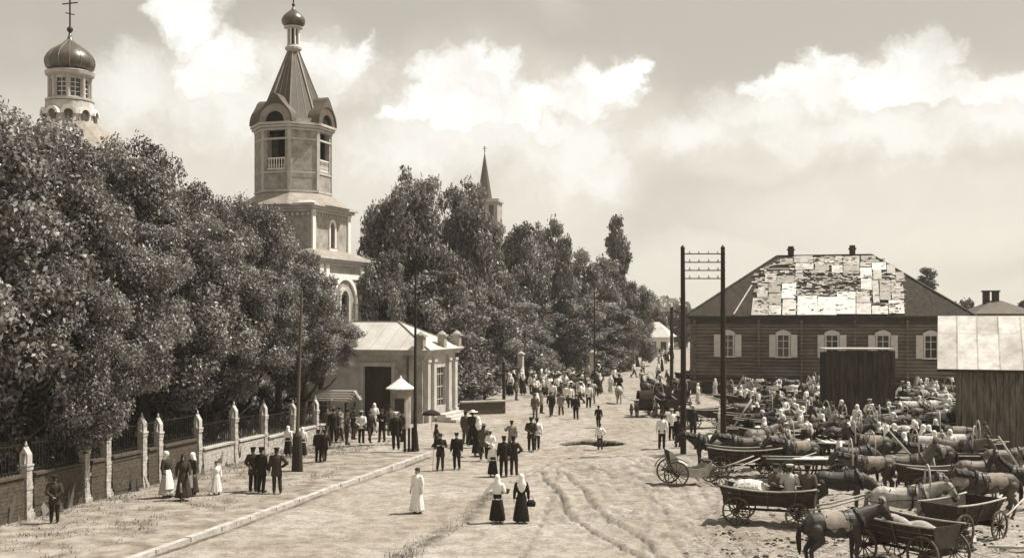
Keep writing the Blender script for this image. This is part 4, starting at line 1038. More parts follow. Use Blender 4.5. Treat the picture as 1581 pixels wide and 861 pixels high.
def shed():
    Y = 56.0; X0 = XP(1447, Y); a = R(-21); t = thing('plank_shed', 'grey plank shed with a pale sheet metal roof at the right edge', 'shed', (X0, Y, 0), a)
    ez = 3.98; rise = 6.6-ez; run = 3.6; W = 8.0; S = Vector((0, run, rise)); SL = S.length; S.normalize(); Nn = Vector((0, -rise, run)).normalized(); rot = Matrix((Vector((1,0,0)), S, Nn)).transposed()
    rr = random.Random(8); wall_y = .55
    x = .85; i = 0
    while x < W-.4:
        w = rr.uniform(.27, .36); mb = MB(); mb.box((0,0,0), (w-.018, .035, 4.1)); o = link('plank', mb.mesh('plank', [M_plank]), t, (x+w/2, wall_y+rr.uniform(-.012,.012), 2.05), 0); x += w
        o.rotation_euler = (0, rr.uniform(-.004,.004), 0)
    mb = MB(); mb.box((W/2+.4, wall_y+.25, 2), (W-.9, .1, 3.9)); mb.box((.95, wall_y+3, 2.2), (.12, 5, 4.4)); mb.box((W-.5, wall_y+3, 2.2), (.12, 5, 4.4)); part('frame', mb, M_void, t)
    mb = MB(); mb.add([(0,0,ez-.03),(W,0,ez-.03),(W,run,ez+rise-.03),(0,run,ez+rise-.03),(0,0,ez-.12),(W,0,ez-.12),(W,run,ez+rise-.12),(0,run,ez+rise-.12)], [(0,1,2,3),(7,6,5,4),(0,4,5,1),(1,5,6,2),(2,6,7,3),(3,7,4,0)])
    mb.add([(0,run,ez+rise-.03),(W,run,ez+rise-.03),(W,run+3.2,ez-.2),(0,run+3.2,ez-.2)], [(0,1,2,3)]); part('roof_deck', mb, M_dwood, t)
    xs = [0, .95, 1.9, 2.9, 3.95, 4.95, 5.9, 6.95, 8.0]; ss = [0, SL*.66, SL]
    for i in range(8):
        for j in range(2):
            w = xs[i+1]-xs[i]; h = ss[j+1]-ss[j]; mb = MB(); mb.box((0,0,0), (w-.012, h-.012, .02)); mb.box((w/2-.02,0,.02), (.03, h-.012, .025))
            for q in range(3): mb.ell((-w/2+.08, -h/2+.1+q*h*.4, .012), (.018,.018,.012), 6, 4)
            o = link('roof_sheet', mb.mesh('roof_sheet', [M_sheets[1] if (i+j) % 3 else M_sheets[2]]), t, Vector((xs[i]+w/2, 0, ez)) + S*((ss[j]+ss[j+1])/2) + Nn*(.015+rr.uniform(0,.008))); o.rotation_euler = rot.to_euler()
shed()
def booth():
    Y = 69.0; x0 = XP(1276, Y); x1 = XP(1380, Y); t = thing('wooden_booth', 'tall dark boarded booth standing among the market carts', 'booth', (x0, Y, 0), R(-4)); W = (x1-x0)*1.0; H = ZP(538, Y)
    rr = random.Random(2); n = 15; w = W/n
    for q in range(n):
        mb = MB(); mb.box((0,0,0), (w-.02, .04, H-.12)); link('board', mb.mesh('board', [M_booth if rr.random() < .75 else M_dwood]), t, (w*(q+.5), rr.uniform(-.02,.02), H/2-.05))
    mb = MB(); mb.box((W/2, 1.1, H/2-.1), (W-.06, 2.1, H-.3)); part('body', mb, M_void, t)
    mb = MB(); mb.box((W/2, 1.05, H-.02), (W+.15, 2.4, .07)); part('roof', mb, M_pwood, t)
    mb = MB(); mb.box((W*.33, -.05, H/2), (.12, .06, H-.3)); mb.box((W/2, -.055, H*.55), (W-.1, .04, .12)); part('batten', mb, M_booth, t)
booth()
def far_houses():
    def house(px0, px1, Y, base_z, eave_py, ridge_py, label, wm, rm, chim=(), wins=3, depth=7, yaw=-15):
        x0, x1 = XP(px0, Y), XP(px1, Y); W = x1-x0; ez = ZP(eave_py, Y); rz_ = ZP(ridge_py, Y); t = thing('house', label, 'house', (x0, Y, base_z), R(yaw))
        mb = MB(); mb.box((W/2, depth/2, ez/2), (W, depth, ez)); part('wall', mb, wm, t)
        mb = MB(); e = .5; A = [(-e,-e,ez),(W+e,-e,ez),(W+e,depth+e,ez),(-e,depth+e,ez),(min(depth*.4,W*.4),depth/2,rz_),(W-min(depth*.4,W*.4),depth/2,rz_)]; mb.add(A, [(0,1,5,4),(1,2,5),(2,3,4,5),(3,0,4),(3,2,1,0)]); part('roof', mb, rm, t)
        for q in range(wins):
            mb = MB(); mb.box((W*(q+.5)/wins, -.03, ez*.55), (.9, .1, 1.4)); w = part('window', mb, M_glass, t); m2 = MB(); m2.box((W*(q+.5)/wins, -.06, ez*.55-.75), (1.2, .16, .1)); m2.box((W*(q+.5)/wins, -.06, ez*.55+.75), (1.2, .16, .1)); part('sill', m2, M_white, w)
        for cxp in chim: mb = MB(); u = XP(cxp, Y)-x0; mb.box((u, depth/2, rz_+.1), (.6, .6, 1.8)); mb.box((u, depth/2, rz_+.95), (.8, .8, .15)); part('chimney', mb, M_shing, t)
    house(986, 1032, 185, 0, 520, 497, 'small pale house at the far end of the street', M_white, M_tin)
    house(1022, 1062, 240, 0, 512, 496, 'far low house with a pale roof between the telegraph poles', M_stone, M_rib)
    house(940, 985, 230, 0, 520, 505, 'far house half hidden behind the last boulevard trees', M_white, M_dkroof)
    house(1512, 1590, 112, 0, 484, 463, 'dark gabled roof with chimneys beyond the shed', M_log, M_dkroof, (1536, 1550), 3, 8, -10)
far_houses()
# ------------------------------------------------------------------ people
print('people')
V3 = Vector
def limb(mb, pts, rad, n=9):
    for i in range(len(pts)-1): mb.cap_(pts[i], rad[i], pts[i+1], rad[i+1], n)
POSE = {  # elbow, wrist for each arm (x mirrored by sign), knees and ankles; hip height
 'stand': dict(e=[(-.25,.03,1.13),(.25,.03,1.13)], w=[(-.27,-.05,.89),(.27,-.04,.89)], k=[(-.10,-.02,.50),(.11,-.01,.50)], a=[(-.10,.03,.09),(.13,.02,.09)]),
 'akimbo': dict(e=[(-.40,.06,1.16),(.26,.03,1.13)], w=[(-.21,-.07,1.00),(.27,-.05,.89)], k=[(-.12,-.03,.50),(.09,0,.50)], a=[(-.15,.02,.09),(.09,.04,.09)]),
 'behind': dict(e=[(-.27,.11,1.14),(.27,.11,1.14)], w=[(-.06,.19,.97),(.06,.20,.99)], k=[(-.10,-.01,.50),(.10,-.01,.50)], a=[(-.11,.03,.09),(.11,.03,.09)]),
 'walk': dict(e=[(-.25,.15,1.15),(.25,-.09,1.14)], w=[(-.26,.18,.91),(.25,-.26,.96)], k=[(-.09,-.17,.52),(.10,.06,.50)], a=[(-.09,-.26,.10),(.10,.34,.15)]),
 'carry': dict(e=[(-.28,.02,1.14),(.40,.02,1.18)], w=[(-.24,-.22,1.06),(.54,-.04,.99)], k=[(-.09,-.12,.51),(.10,.03,.50)], a=[(-.09,-.14,.09),(.10,.22,.12)]),
 'crossed': dict(e=[(-.27,-.02,1.14),(.27,-.02,1.14)], w=[(.06,-.20,1.16),(-.08,-.22,1.20)], k=[(-.11,-.05,.50),(.10,.01,.50)], a=[(-.15,-.02,.09),(.11,.05,.09)]),
 'gesture': dict(e=[(-.26,.06,1.13),(.32,-.10,1.20)], w=[(-.27,-.02,.90),(.36,-.33,1.32)], k=[(-.10,-.05,.50),(.12,.02,.50)], a=[(-.12,-.04,.09),(.16,.08,.09)]),
 'sit': dict(e=[(-.26,.0,.74),(.26,.0,.74)], w=[(-.15,-.27,.66),(.16,-.26,.66)], k=[(-.13,-.43,.50),(.13,-.43,.50)], a=[(-.13,-.46,.09),(.13,-.44,.09)], hip=.50, lean=.06)}
MATSPOT = []
def body_parts(pose, fem):
    P = POSE[pose]; hz = P.get('hip', .93); dz = hz-.93; ln = P.get('lean', 0)
    def T(p): return V3((p[0], p[1]-ln*(p[2]-.93), p[2]+dz))
    sw = .165 if fem else .19
    sh = [T((-sw, .01, 1.39)), T((sw, .01, 1.39))]
    el = [V3(p) for p in P['e']]; wr = [V3(p) for p in P['w']]; kn = [V3(p) for p in P['k']]; an = [V3(p) for p in P['a']]
    if fem: el = [V3((p.x*.92, p.y, p.z)) for p in el]; wr = [V3((p.x*.92, p.y, p.z)) for p in wr]
    hp = [V3((-.09, 0, hz)), V3((.09, 0, hz))]
    mb = MB()
    tor = [(.86,.15,.11),(.95,.165,.12),(1.08,.135,.10),(1.22,.16,.115),(1.34,.175,.11),(1.42,.12,.085),(1.46,.06,.055)]
    def ring(z, rx, ry, y=0): c = T((0, y, z)); return (c, (rx,0,0), (0,ry,0))
    mb.rings([ring(z, rx, ry) for z, rx, ry in tor], 14)
    for i in (0, 1):
        limb(mb, [sh[i], el[i], wr[i]], [.055, .042, .030]); limb(mb, [hp[i], kn[i], an[i]], [.088, .058, .042])
        limb(mb, [an[i]+V3((0,.03,-.03)), an[i]+V3((0,-.15,-.055))], [.045, .032])
        # hand: palm, four unequal curled fingers, thumb off the side of the palm
        d = (wr[i]-el[i]).normalized(); s = -1 if i == 0 else 1
        side = V3((0,-1,0)) if abs(d.y) < .8 else V3((-s,0,0)); side = (side - d*side.dot(d)).normalized(); nrm = d.cross(side).normalized()
        if nrm.x*s > 0: nrm = -nrm
        pc = wr[i] + d*.05
        mb.ell(pc, (.02,.042,.05), 8, 6, rot=Matrix((nrm, side, d)).transposed())
        for q, l in enumerate((.070,.080,.074,.056)):
            o = pc + d*.035 + side*(.030-.020*q); b = o + d*l*.5 + nrm*.008; c = b + d*l*.4 + nrm*.028
            mb.tube([o, b, c], [.0105,.0095,.007], 6)
        o = pc + side*.034 - d*.015; mb.tube([o, o+side*.022+d*.028+nrm*.006, o+side*.018+d*.056+nrm*.014], [.012,.011,.008], 6)
    hc = T((0, -.005, 1.61))
    mb.cap_(T((0,.01,1.40)), .062, T((0,.0,1.52)), .055, 10)
    mb.ell(hc+V3((0,.012,.02)), (.078,.098,.105), 14, 10); mb.ell(hc+V3((0,-.03,-.045)), (.056,.062,.078), 12, 8)   # skull and jaw
    mb.cap_(hc+V3((0,-.092,.015)), .011, hc+V3((0,-.118,-.022)), .017, 7)   # nose
    for s in (-1, 1):
        mb.ell(hc+V3((s*.078,.012,-.005)), (.012,.022,.034), 7, 5); mb.ell(hc+V3((s*.030,-.083,.036)), (.024,.012,.008), 7, 5)
    mb.ell(hc+V3((0,-.088,-.056)), (.026,.014,.009), 8, 5); mb.ell(hc+V3((0,-.082,-.098)), (.022,.018,.018), 8, 5)
    body = remesh(mb, 'body', .0085, .22, 1)
    body.materials.append(M_skin); body.materials.append(M_face)
    for p in body.polygons:
        c = p.center - hc
        if c.y < -.07 and ((abs(abs(c.x)-.031) < .016 and abs(c.z-.016) < .009) or (abs(c.x) < .024 and abs(c.z+.056) < .007)): p.material_index = 1
    out = {'body': body}
    hcl = hc
    # clothes ------------------------------------------------
    def sleeves(mb, r0, r1, r2):
        for i in (0, 1):
            w2 = el[i].lerp(wr[i], .93); limb(mb, [sh[i]+V3((0,0,-.005)), el[i], w2], [r0, r1, r2])
    def cloth(name, mb, v=.014, r=.30): out[name] = remesh(mb, name, v, r, 2)
    if not fem:
        mb = MB(); lo = .86
        mb.rings([ring(.80,.185,.135), ring(.86,.175,.13), ring(1.0,.165,.125), ring(1.12,.16,.125), ring(1.25,.185,.135), ring(1.36,.20,.125), ring(1.43,.13,.095), ring(1.475,.072,.068)] if pose != 'sit' else [ring(.88,.19,.15), ring(1.0,.17,.135), ring(1.12,.165,.13), ring(1.25,.19,.14), ring(1.36,.20,.125), ring(1.43,.13,.095), ring(1.475,.072,.068)], 16)
        sleeves(mb, .078, .062, .046); cloth('shirt', mb)
        mb = MB()
        lo = .66 if pose != 'sit' else .88
        mb.rings([ring(lo,.225,.165), ring(.80,.205,.155) if lo < .8 else ring(.90,.205,.155), ring(1.0,.18,.14), ring(1.12,.178,.14), ring(1.25,.20,.15), ring(1.36,.215,.14), ring(1.43,.145,.105), ring(1.485,.08,.075)], 16)
        mb.rings([ring(1.44,.085,.08), ring(1.51,.075,.07)], 12)
        sleeves(mb, .088, .070, .055); cloth('jacket', mb)
        mb = MB(); mb.ell(V3((0,0,hz)), (.175,.13,.13), 12, 8)
        for i in (0, 1): limb(mb, [hp[i], kn[i], an[i]+V3((0,0,.03))], [.105, .082, .068])
        cloth('trousers', mb)
        for i in (0, 1):
            mb = MB(); limb(mb, [kn[i].lerp(an[i], .35), an[i]], [.072, .055]); mb.cap_(an[i]+V3((0,.03,-.03)), .052, an[i]+V3((0,-.17,-.045)), .040); b = remesh(mb, 'boot', .014, .35, 1); out['boot%d' % i] = b
    else:
        mb = MB(); mb.rings([ring(.86,.20,.16), ring(.98,.16,.125), ring(1.06,.135,.11), ring(1.2,.165,.145), ring(1.29,.17,.15), ring(1.38,.165,.12), ring(1.44,.10,.085), ring(1.48,.065,.065)], 16)
        sleeves(mb, .078, .066, .045); cloth('blouse', mb)
        # pleated skirt
        mb = MB(); n = 40; rs = []
        if pose != 'sit':
            m = 14
            for j in range(m+1):
                f = j/m; z = 1.06-f*.93; r = .135+.145*f**.75 + (.03 if pose == 'walk' else 0)*f; y = (-.02 if pose == 'walk' else 0)*f
                vs = []
                for k in range(n):
                    t = math.tau*k/n; rr = r*(1+.07*f*math.sin(t*11+1.3*math.sin(f*3))+.05*f*math.sin(t*5+2)); vs.append((rr*math.cos(t), y+rr*.86*math.sin(t)+.02*f*math.sin(3*t), z+(.012*math.sin(t*7) if j == m else 0)))
                rs.append(vs)
            vs = [p for r in rs for p in r]; fs = [(j*n+k, j*n+(k+1) % n, (j+1)*n+(k+1) % n, (j+1)*n+k) for j in range(m) for k in range(n)] + [tuple((m)*n+k for k in range(n))]
            mb.add(vs, fs); out['skirt'] = mb.mesh('skirt', [], True)
            mb = MB(); vs = []; nn = 9
            for j in range(9):
                f = j/8; z = 1.05-f*.70; r = (.135+.145*f**.75)*1.10
                for k in range(nn): t = -math.pi/2 + (k/(nn-1)-.5)*1.9; vs.append((r*math.cos(t), r*.86*math.sin(t)*(1+.03*math.sin(k*2.1)), z))
            mb.add(vs, [(j*nn+k, j*nn+k+1, (j+1)*nn+k+1, (j+1)*nn+k) for j in range(8) for k in range(nn-1)]); out['apron'] = mb.mesh('apron', [], True, False)
        else:
            mb.ell(V3((0,.02,hz)), (.24,.20,.13), 12, 8)
            for i in (0,1): limb(mb, [hp[i], kn[i]+V3((0,0,.02)), an[i]+V3((0,0,.14))], [.14,.13,.15])
            mb.cap_(kn[0], .13, kn[1], .13); mb.cap_(an[0]+V3((0,0,.14)), .15, an[1]+V3((0,0,.14)), .15); cloth('skirt', mb, .02)
        for i in (0, 1):
            mb = MB(); limb(mb, [kn[i].lerp(an[i], .5), an[i]], [.058, .048]); mb.cap_(an[i]+V3((0,.03,-.03)), .045, an[i]+V3((0,-.15,-.045)), .034); out['boot%d' % i] = remesh(mb, 'boot', .014, .35, 1)
    return out, hcl
BODY = {}
for p in ('stand', 'akimbo', 'behind', 'walk', 'crossed', 'gesture', 'sit'): BODY[('m', p)] = body_parts(p, False)
for p in ('stand', 'walk', 'carry', 'sit'): BODY[('f', p)] = body_parts(p, True)
# headgear, built round the head centre
def hg():
    o = {}
    mb = MB(); mb.ell((0,.018,.045), (.092,.112,.092), 14, 9); mb.ell((0,.075,-.02), (.075,.045,.07), 10, 7); o['hair'] = remesh(mb, 'hair', .012, .5, 2)
    mb = MB(); mb.ell((0,.018,.045), (.092,.112,.092), 14, 9); mb.ell((0,.085,-.02), (.08,.05,.08), 10, 7); mb.ell((0,.135,.06), (.055,.05,.055), 10, 7); o['bun'] = remesh(mb, 'hair', .012, .5, 2)
    mb = MB(); mb.ell((0,.02,.03), (.10,.122,.118), 14, 10); mb.rings([((0,.02,-.02), (.10,0,0), (0,.115,0)), ((0,.05,-.12), (.115,0,0), (0,.10,0)), ((0,.07,-.22), (.175,0,0), (0,.095,0)), ((0,.13,-.42), (.10,0,0), (0,.03,0)), ((0,.14,-.50), (.02,0,0), (0,.015,0))], 14)
    mb.ell((0,-.035,-.125), (.055,.04,.035), 9, 6); o['headscarf'] = remesh(mb, 'headscarf', .013, .4, 2)
    mb = MB(); mb.rings([((0,.012,.055), (.092,0,0), (0,.11,0)), ((0,.012,.095), (.095,0,0), (0,.113,0)), ((0,.005,.115), (.125,0,0), (0,.142,0)), ((0,.01,.140), (.118,0,0), (0,.135,0)), ((0,.012,.150), (.05,0,0), (0,.06,0))], 18)
    mb.ell((0,-.11,.058), (.07,.055,.012), 12, 5); o['cap'] = mb.mesh('cap', [], True)
    mb = MB(); mb.rings([((0,.01,.058), (.175,0,0), (0,.19,0)), ((0,.01,.066), (.175,0,0), (0,.19,0)), ((0,.01,.070), (.098,0,0), (0,.115,0)), ((0,.01,.135), (.092,0,0), (0,.108,0)), ((0,.01,.150), (.06,0,0), (0,.075,0))], 20); o['hat'] = mb.mesh('hat', [], True)
    mb = MB(); mb.rings([((0,.0,.055), (.25,0,0), (0,.27,0)), ((0,.0,.065), (.25,0,0), (0,.27,0)), ((0,.01,.080), (.11,0,0), (0,.125,0)), ((0,.01,.145), (.09,0,0), (0,.10,0)), ((0,.01,.155), (.04,0,0), (0,.05,0))], 20); o['sunhat'] = mb.mesh('sun_hat', [], True)
    return o
HG = hg()
def dress(me, mt):
    me.materials.clear(); me.materials.append(mt); return me
for (k, (d, h)) in BODY.items():
    for n, me in d.items():
        if n != 'body': dress(me, C_grey)
for me in HG.values(): dress(me, C_grey)
# outfit: (sex, pose, [(part, mesh key, cloth)], headgear)
def person(x, y, rz, kind, label, group=None, h=1.72, z=0.0, seat=None):
    sex, pose, top, topm, low, head, headm, *ex = kind
    d, hc = BODY[(sex, pose)]; s = h/1.74
    t = thing('person', label, 'person', (x, y, z), rz, group, s)
    link('body', d['body'], t)
    for i in (0, 1): link('boot', d['boot%d' % i], t, m=M_boot)
    if sex == 'm':
        if top == 'jacket': link('jacket', d['jacket'], t, m=topm)
        else: link('shirt', d['shirt'], t, m=topm)
        link('trousers', d['trousers'], t, m=low)
    else:
        link('blouse', d['blouse'], t, m=topm); link('skirt', d['skirt'], t, m=low)
        if ex and 'apron' in d: link('apron', d['apron'], t, m=ex[0])
    if head in ('cap', 'hat', 'sunhat'): link('hair', HG['hair' if sex == 'm' else 'bun'], t, hc, m=M_hair)
    nm = {'bun': 'hair', 'sunhat': 'hat'}.get(head, head)
    link(nm, HG[head], t, hc, m=headm)
    return t
K = {
 'suit_cap': ('m','stand','jacket',C_black,C_black,'cap',C_black), 'suit_walk': ('m','walk','jacket',C_black,C_dark,'cap',C_dark), 'suit_behind': ('m','behind','jacket',C_dark,C_black,'cap',C_black),
 'suit_hat': ('m','crossed','jacket',C_black,C_dark,'hat',C_black), 'suit_akimbo': ('m','akimbo','jacket',C_dark,C_dark,'cap',C_black), 'brown_coat': ('m','walk','jacket',C_brown,C_dark,'hat',C_brown),
 'brown_stand': ('m','stand','jacket',C_brown,C_brown,'cap',C_dark), 'grey_jacket': ('m','gesture','jacket',C_grey,C_dark,'cap',C_dark),
 'white_shirt': ('m','stand','shirt',C_white,C_black,'cap',C_dark), 'white_walk': ('m','walk','shirt',C_white,C_dark,'cap',C_dark), 'white_behind': ('m','behind','shirt',C_white,C_black,'cap',C_light),
 'white_akimbo': ('m','akimbo','shirt',C_white,C_dark,'cap',C_dark), 'light_shirt': ('m','gesture','shirt',C_light,C_grey,'cap',C_grey), 'white_cap_dark': ('m','stand','jacket',C_black,C_black,'cap',C_white),
 'black_scarf_w': ('f','stand','b',C_black,C_black,'headscarf',C_white), 'white_top_w': ('f','carry','b',C_white,C_black,'headscarf',C_white), 'white_dress': ('f','stand','b',C_white,C_white,'bun',M_hair),
 'apron_w': ('f','stand','b',C_dark,C_dark,'headscarf',C_white,C_white), 'light_skirt_w': ('f','stand','b',C_dark,C_light,'headscarf',C_white,C_white), 'dark_w_hat': ('f','walk','b',C_dark,C_black,'sunhat',C_white),
 'white_w': ('f','stand','b',C_white,C_light,'headscarf',C_white), 'grey_w': ('f','stand','b',C_light,C_dark,'headscarf',C_light), 'dark_w': ('f','walk','b',C_dark,C_dark,'headscarf',C_dark),
 'white_dark_w': ('f','stand','b',C_white,C_black,'headscarf',C_white),
 'sit_light': ('m','sit','shirt',C_light,C_grey,'cap',C_light), 'sit_white': ('m','sit','shirt',C_white,C_dark,'cap',C_white), 'sit_dark': ('m','sit','jacket',C_brown,C_dark,'cap',C_dark), 'sit_black': ('m','sit','jacket',C_black,C_black,'cap',C_black),
 'sit_w': ('f','sit','b',C_white,C_light,'headscarf',C_white), 'sit_w_dark': ('f','sit','b',C_grey,C_dark,'headscarf',C_white)}
def PP(px, py, hpx, kind, yaw, label, group=None, pav=False, z=None):
    x, y = GP(px, py)
    if pav: y0 = y; y = (CH-.12)*F/(py-HY); x = (px-CX)*y/F
    h = hpx*y/F; h = max(1.0, min(1.86, h*1.0))
    return person(x, y, R(yaw), K[kind], label, group, h, (.12 if pav else 0.0) if z is None else z)
# yaw 0 faces the camera, 180 walks away
PL = [
 (84,806,72,'suit_behind',200,'dark clothed man in deep shade against the brick fence at far left',1),
 (257,768,72,'light_skirt_w',70,'woman with white headscarf and bright light skirt nearest the fence, left of the trio',1),
 (283,772,72,'dark_w',20,'dark clothed woman between two white-scarfed women at the fence',1),
 (297,764,66,'apron_w',-40,'woman with white headscarf and white apron right in the fence trio',1),
 (334,763,52,'white_dress',30,'small dark-haired girl in a white dress standing alone on the pavement',1),
 (391,758,68,'suit_behind',170,'dark suited man at the left of the close trio on the left pavement',1),
 (404,760,70,'suit_cap',150,'dark suited man in the middle of the close trio on the left pavement',1),
 (427,761,70,'suit_akimbo',190,'dark suited man standing at the right of the trio, just left of the thin pole',1),
 (445,703,46,'white_dark_w',160,'woman in white top and dark skirt just left of the thin leaning pole',1),
 (467,705,46,'white_dark_w',190,'woman in white top just right of the thin leaning pole',1),
 (492,713,50,'suit_cap',170,'dark suited man, left of two behind the kerb right of the leaning pole',1),
 (501,713,50,'suit_walk',200,'dark suited man, right of two behind the kerb right of the leaning pole',1),
 (515,683,52,'suit_cap',20,'dark man under the right end of the plank shelter',1),
 (524,680,52,'grey_jacket',-40,'grey jacketed man in the crowd before the plank shelter',1),
 (536,686,54,'suit_akimbo',90,'dark man with hand on hip in the shelter crowd',1),
 (505,677,50,'brown_stand',10,'brown coated man at the left post of the plank shelter',1),
 (546,678,50,'suit_hat',60,'dark hatted man left of the white shirted man by the shelter',1),
 (558,684,50,'white_behind',170,'man in bright white shirt seen from behind near the lodge door',1),
 (571,683,48,'suit_walk',30,'dark man just right of the bright white shirted man',1),
 (578,668,46,'white_w',0,'woman in a white headscarf in front of the dark lodge door',1),
 (590,682,51,'suit_hat',-20,'dark suited man with a hat between lodge door and kiosk',1),
 (602,672,46,'brown_stand',40,'brown coated man behind the policeman at the kiosk',1),
 (611,694,58,'white_cap_dark',0,'dark uniformed man with a white cap in front of the kiosk',1),
 (621,682,48,'suit_akimbo',-60,'dark man right of the white capped uniformed man',1),
 (663,642,38,'grey_jacket',0,'grey jacketed man left on the lodge steps',0),
 (673,641,38,'suit_cap',40,'dark man on the lodge steps, second from left',0),
 (683,642,40,'brown_stand',-20,'brown clothed man on the lodge steps, third from left',0),
 (691,641,36,'dark_w',10,'dark clothed woman at the right of the lodge steps group',0),
 (680,726,57,'suit_hat',10,'dark suited man with a cane, left of the two walking on the open street',0),
 (705,724,56,'suit_cap',-5,'dark suited man, right of the two walking on the open street',0),
 (674,692,38,'dark_w',90,'dark clothed woman with a dark parasol behind the two suited walkers',0),
 (644,793,72,'white_dress',-30,'woman in a long white dress walking alone near the kerb',0),
 (719,686,52,'brown_stand',150,'brown clothed man behind the pair of suited walkers, left of the big group',0),
 (730,690,58,'dark_w_hat',160,'woman in dark dress and wide white hat, left in the middle group',0),
 (738,703,60,'black_scarf_w',200,'large woman in black dress and white scarf in the middle group',0),
 (747,710,56,'brown_coat',175,'man in brown coat and hat seen from behind in the middle group',0),
 (757,712,48,'white_behind',180,'man in white shirt just behind the scarfed girl',0),
 (761,735,50,'white_dark_w',185,'girl with white headscarf and dark skirt behind the two peasant women',0),
 (778,735,62,'suit_cap',190,'dark suited man, left of two standing above the two peasant women',0),
 (793,733,60,'suit_akimbo',160,'dark suited man with elbow out, right of two above the two peasant women',0),
 (790,699,50,'grey_jacket',180,'light brown jacketed man standing beyond the two suited men',0),
 (820,696,52,'suit_behind',180,'dark man left in the walking pair at the centre of the street',0),
 (829,695,50,'white_walk',180,'man in white shirt right in the walking pair at the centre of the street',0),
 (768,808,76,'white_top_w',175,'peasant woman in white top and white scarf with dark skirt, left of the near pair',0),
 (805,809,78,'black_scarf_w',185,'peasant woman in a long black dress and white scarf, right of the near pair',0),
 (826,646,38,'brown_stand',10,'brown man at the left front of the far crowd',0),
 (836,638,36,'grey_jacket',90,'grey jacketed man second at the front of the far crowd',0),
 (851,643,38,'suit_walk',5,'dark suited man striding in front of the far crowd',0),
 (866,641,36,'grey_jacket',-10,'grey jacketed boy in front of the far crowd',0),
 (889,647,38,'suit_cap',0,'dark capped man foremost in the far crowd',0),
 (880,630,36,'white_shirt',10,'man in white shirt behind the foremost dark man',0),
 (873,628,35,'white_walk',-30,'striding man in white shirt in the far crowd',0),
 (909,630,38,'white_shirt',180,'white shirted man standing at the right edge of the far crowd',0),
 (921,611,31,'suit_cap',180,'dark man at the right edge of the far crowd beyond the white shirted man',0),
 (924,660,34,'suit_walk',180,'dark jacketed man just beyond the open trench',0),
 (926,694,40,'white_akimbo',175,'boy in white shirt standing at the trench edge',0),
 (943,606,27,'white_w',160,'woman in white beside the rider',0),
 (1022,693,53,'white_shirt',170,'man in white shirt and black trousers left of the twin telegraph poles',0),
 (1037,679,48,'white_behind',10,'white shirted man behind the left telegraph pole',0),
 (1047,690,48,'suit_cap',-160,'dark man directly beside the left telegraph pole',0),
 (1070,675,50,'white_cap_dark',20,'dark clothed man with white cap between the two telegraph poles',0),
 (1078,623,32,'white_w',60,'woman in white between the telegraph poles',0),
 (1104,612,28,'white_w',-60,'small woman in white left of the right telegraph pole',0),
 (1112,672,42,'white_w',90,'woman in white leaning by the right telegraph pole',0),
 (1432,760,66,'light_shirt',150,'man in light shirt standing between the horses near the shed',0),
 (1296,727,56,'white_akimbo',90,'man in white shirt and cap standing in front of the dark booth',0),
 (1344,700,52,'white_w',0,'woman with bright white scarf below the dark booth, left of two',0),
 (1357,703,52,'white_w',-30,'woman with bright white scarf below the dark booth, right of two',0),
 (1404,690,50,'white_dark_w',40,'woman in white headscarf right of the dark booth',0),
]
for (px, py, h, k, yaw, lb, pav) in PL: PP(px, py, h, k, yaw, lb, None, bool(pav))
# things carried
def held(name, label, cat, px, py, dx, z, fn, m):
    x, y = GP(px, py); mb = MB(); fn(mb); o = link(name, mb.mesh(name, [m], True), None, (x+dx, y, z)); tag(o, label, cat); return o
def f_umb(mb): mb.rings([((0,0,-.02), (.48,0,0), (0,.48,0)), ((0,0,.10), (.40,0,0), (0,.40,0)), ((0,0,.20), (.22,0,0), (0,.22,0)), ((0,0,.26), (.02,0,0), (0,.02,0))], 10); mb.tube([(0,0,.24), (.02,0,-.75)], .012, 6)
held('parasol', 'dark open parasol over the woman behind the two suited walkers', 'parasol', 673, 693, -.22, 1.72, f_umb, C_black)
held('cane', 'thin walking cane at the side of the left suited walker', 'cane', 680, 726, -.33, 0, lambda mb: mb.tube([(0,-.05,.0), (.03,-.02,.86), (.05,-.02,.92), (.09,-.02,.9)], .012, 6), M_pwood)
def f_bag(mb): mb.rings([((0,0,-.15), (.13,0,0), (0,.07,0)), ((0,0,-.02), (.15,0,0), (0,.09,0)), ((0,0,.06), (.09,0,0), (0,.03,0))], 10); mb.tube([(-.08,0,.04), (-.04,0,.16), (.04,0,.16), (.08,0,.04)], .01, 5)
held('bag', 'dark bag hanging from the hand of the black dressed woman', 'bag', 805, 809, .31, .72, f_bag, C_black)
held('basket', 'round basket on the arm of the white topped peasant woman', 'basket', 768, 808, .24, 1.05, lambda mb: mb.rings([((0,.12,-.10), (.12,0,0), (0,.10,0)), ((0,.12,.04), (.17,0,0), (0,.14,0))], 12), C_dark)

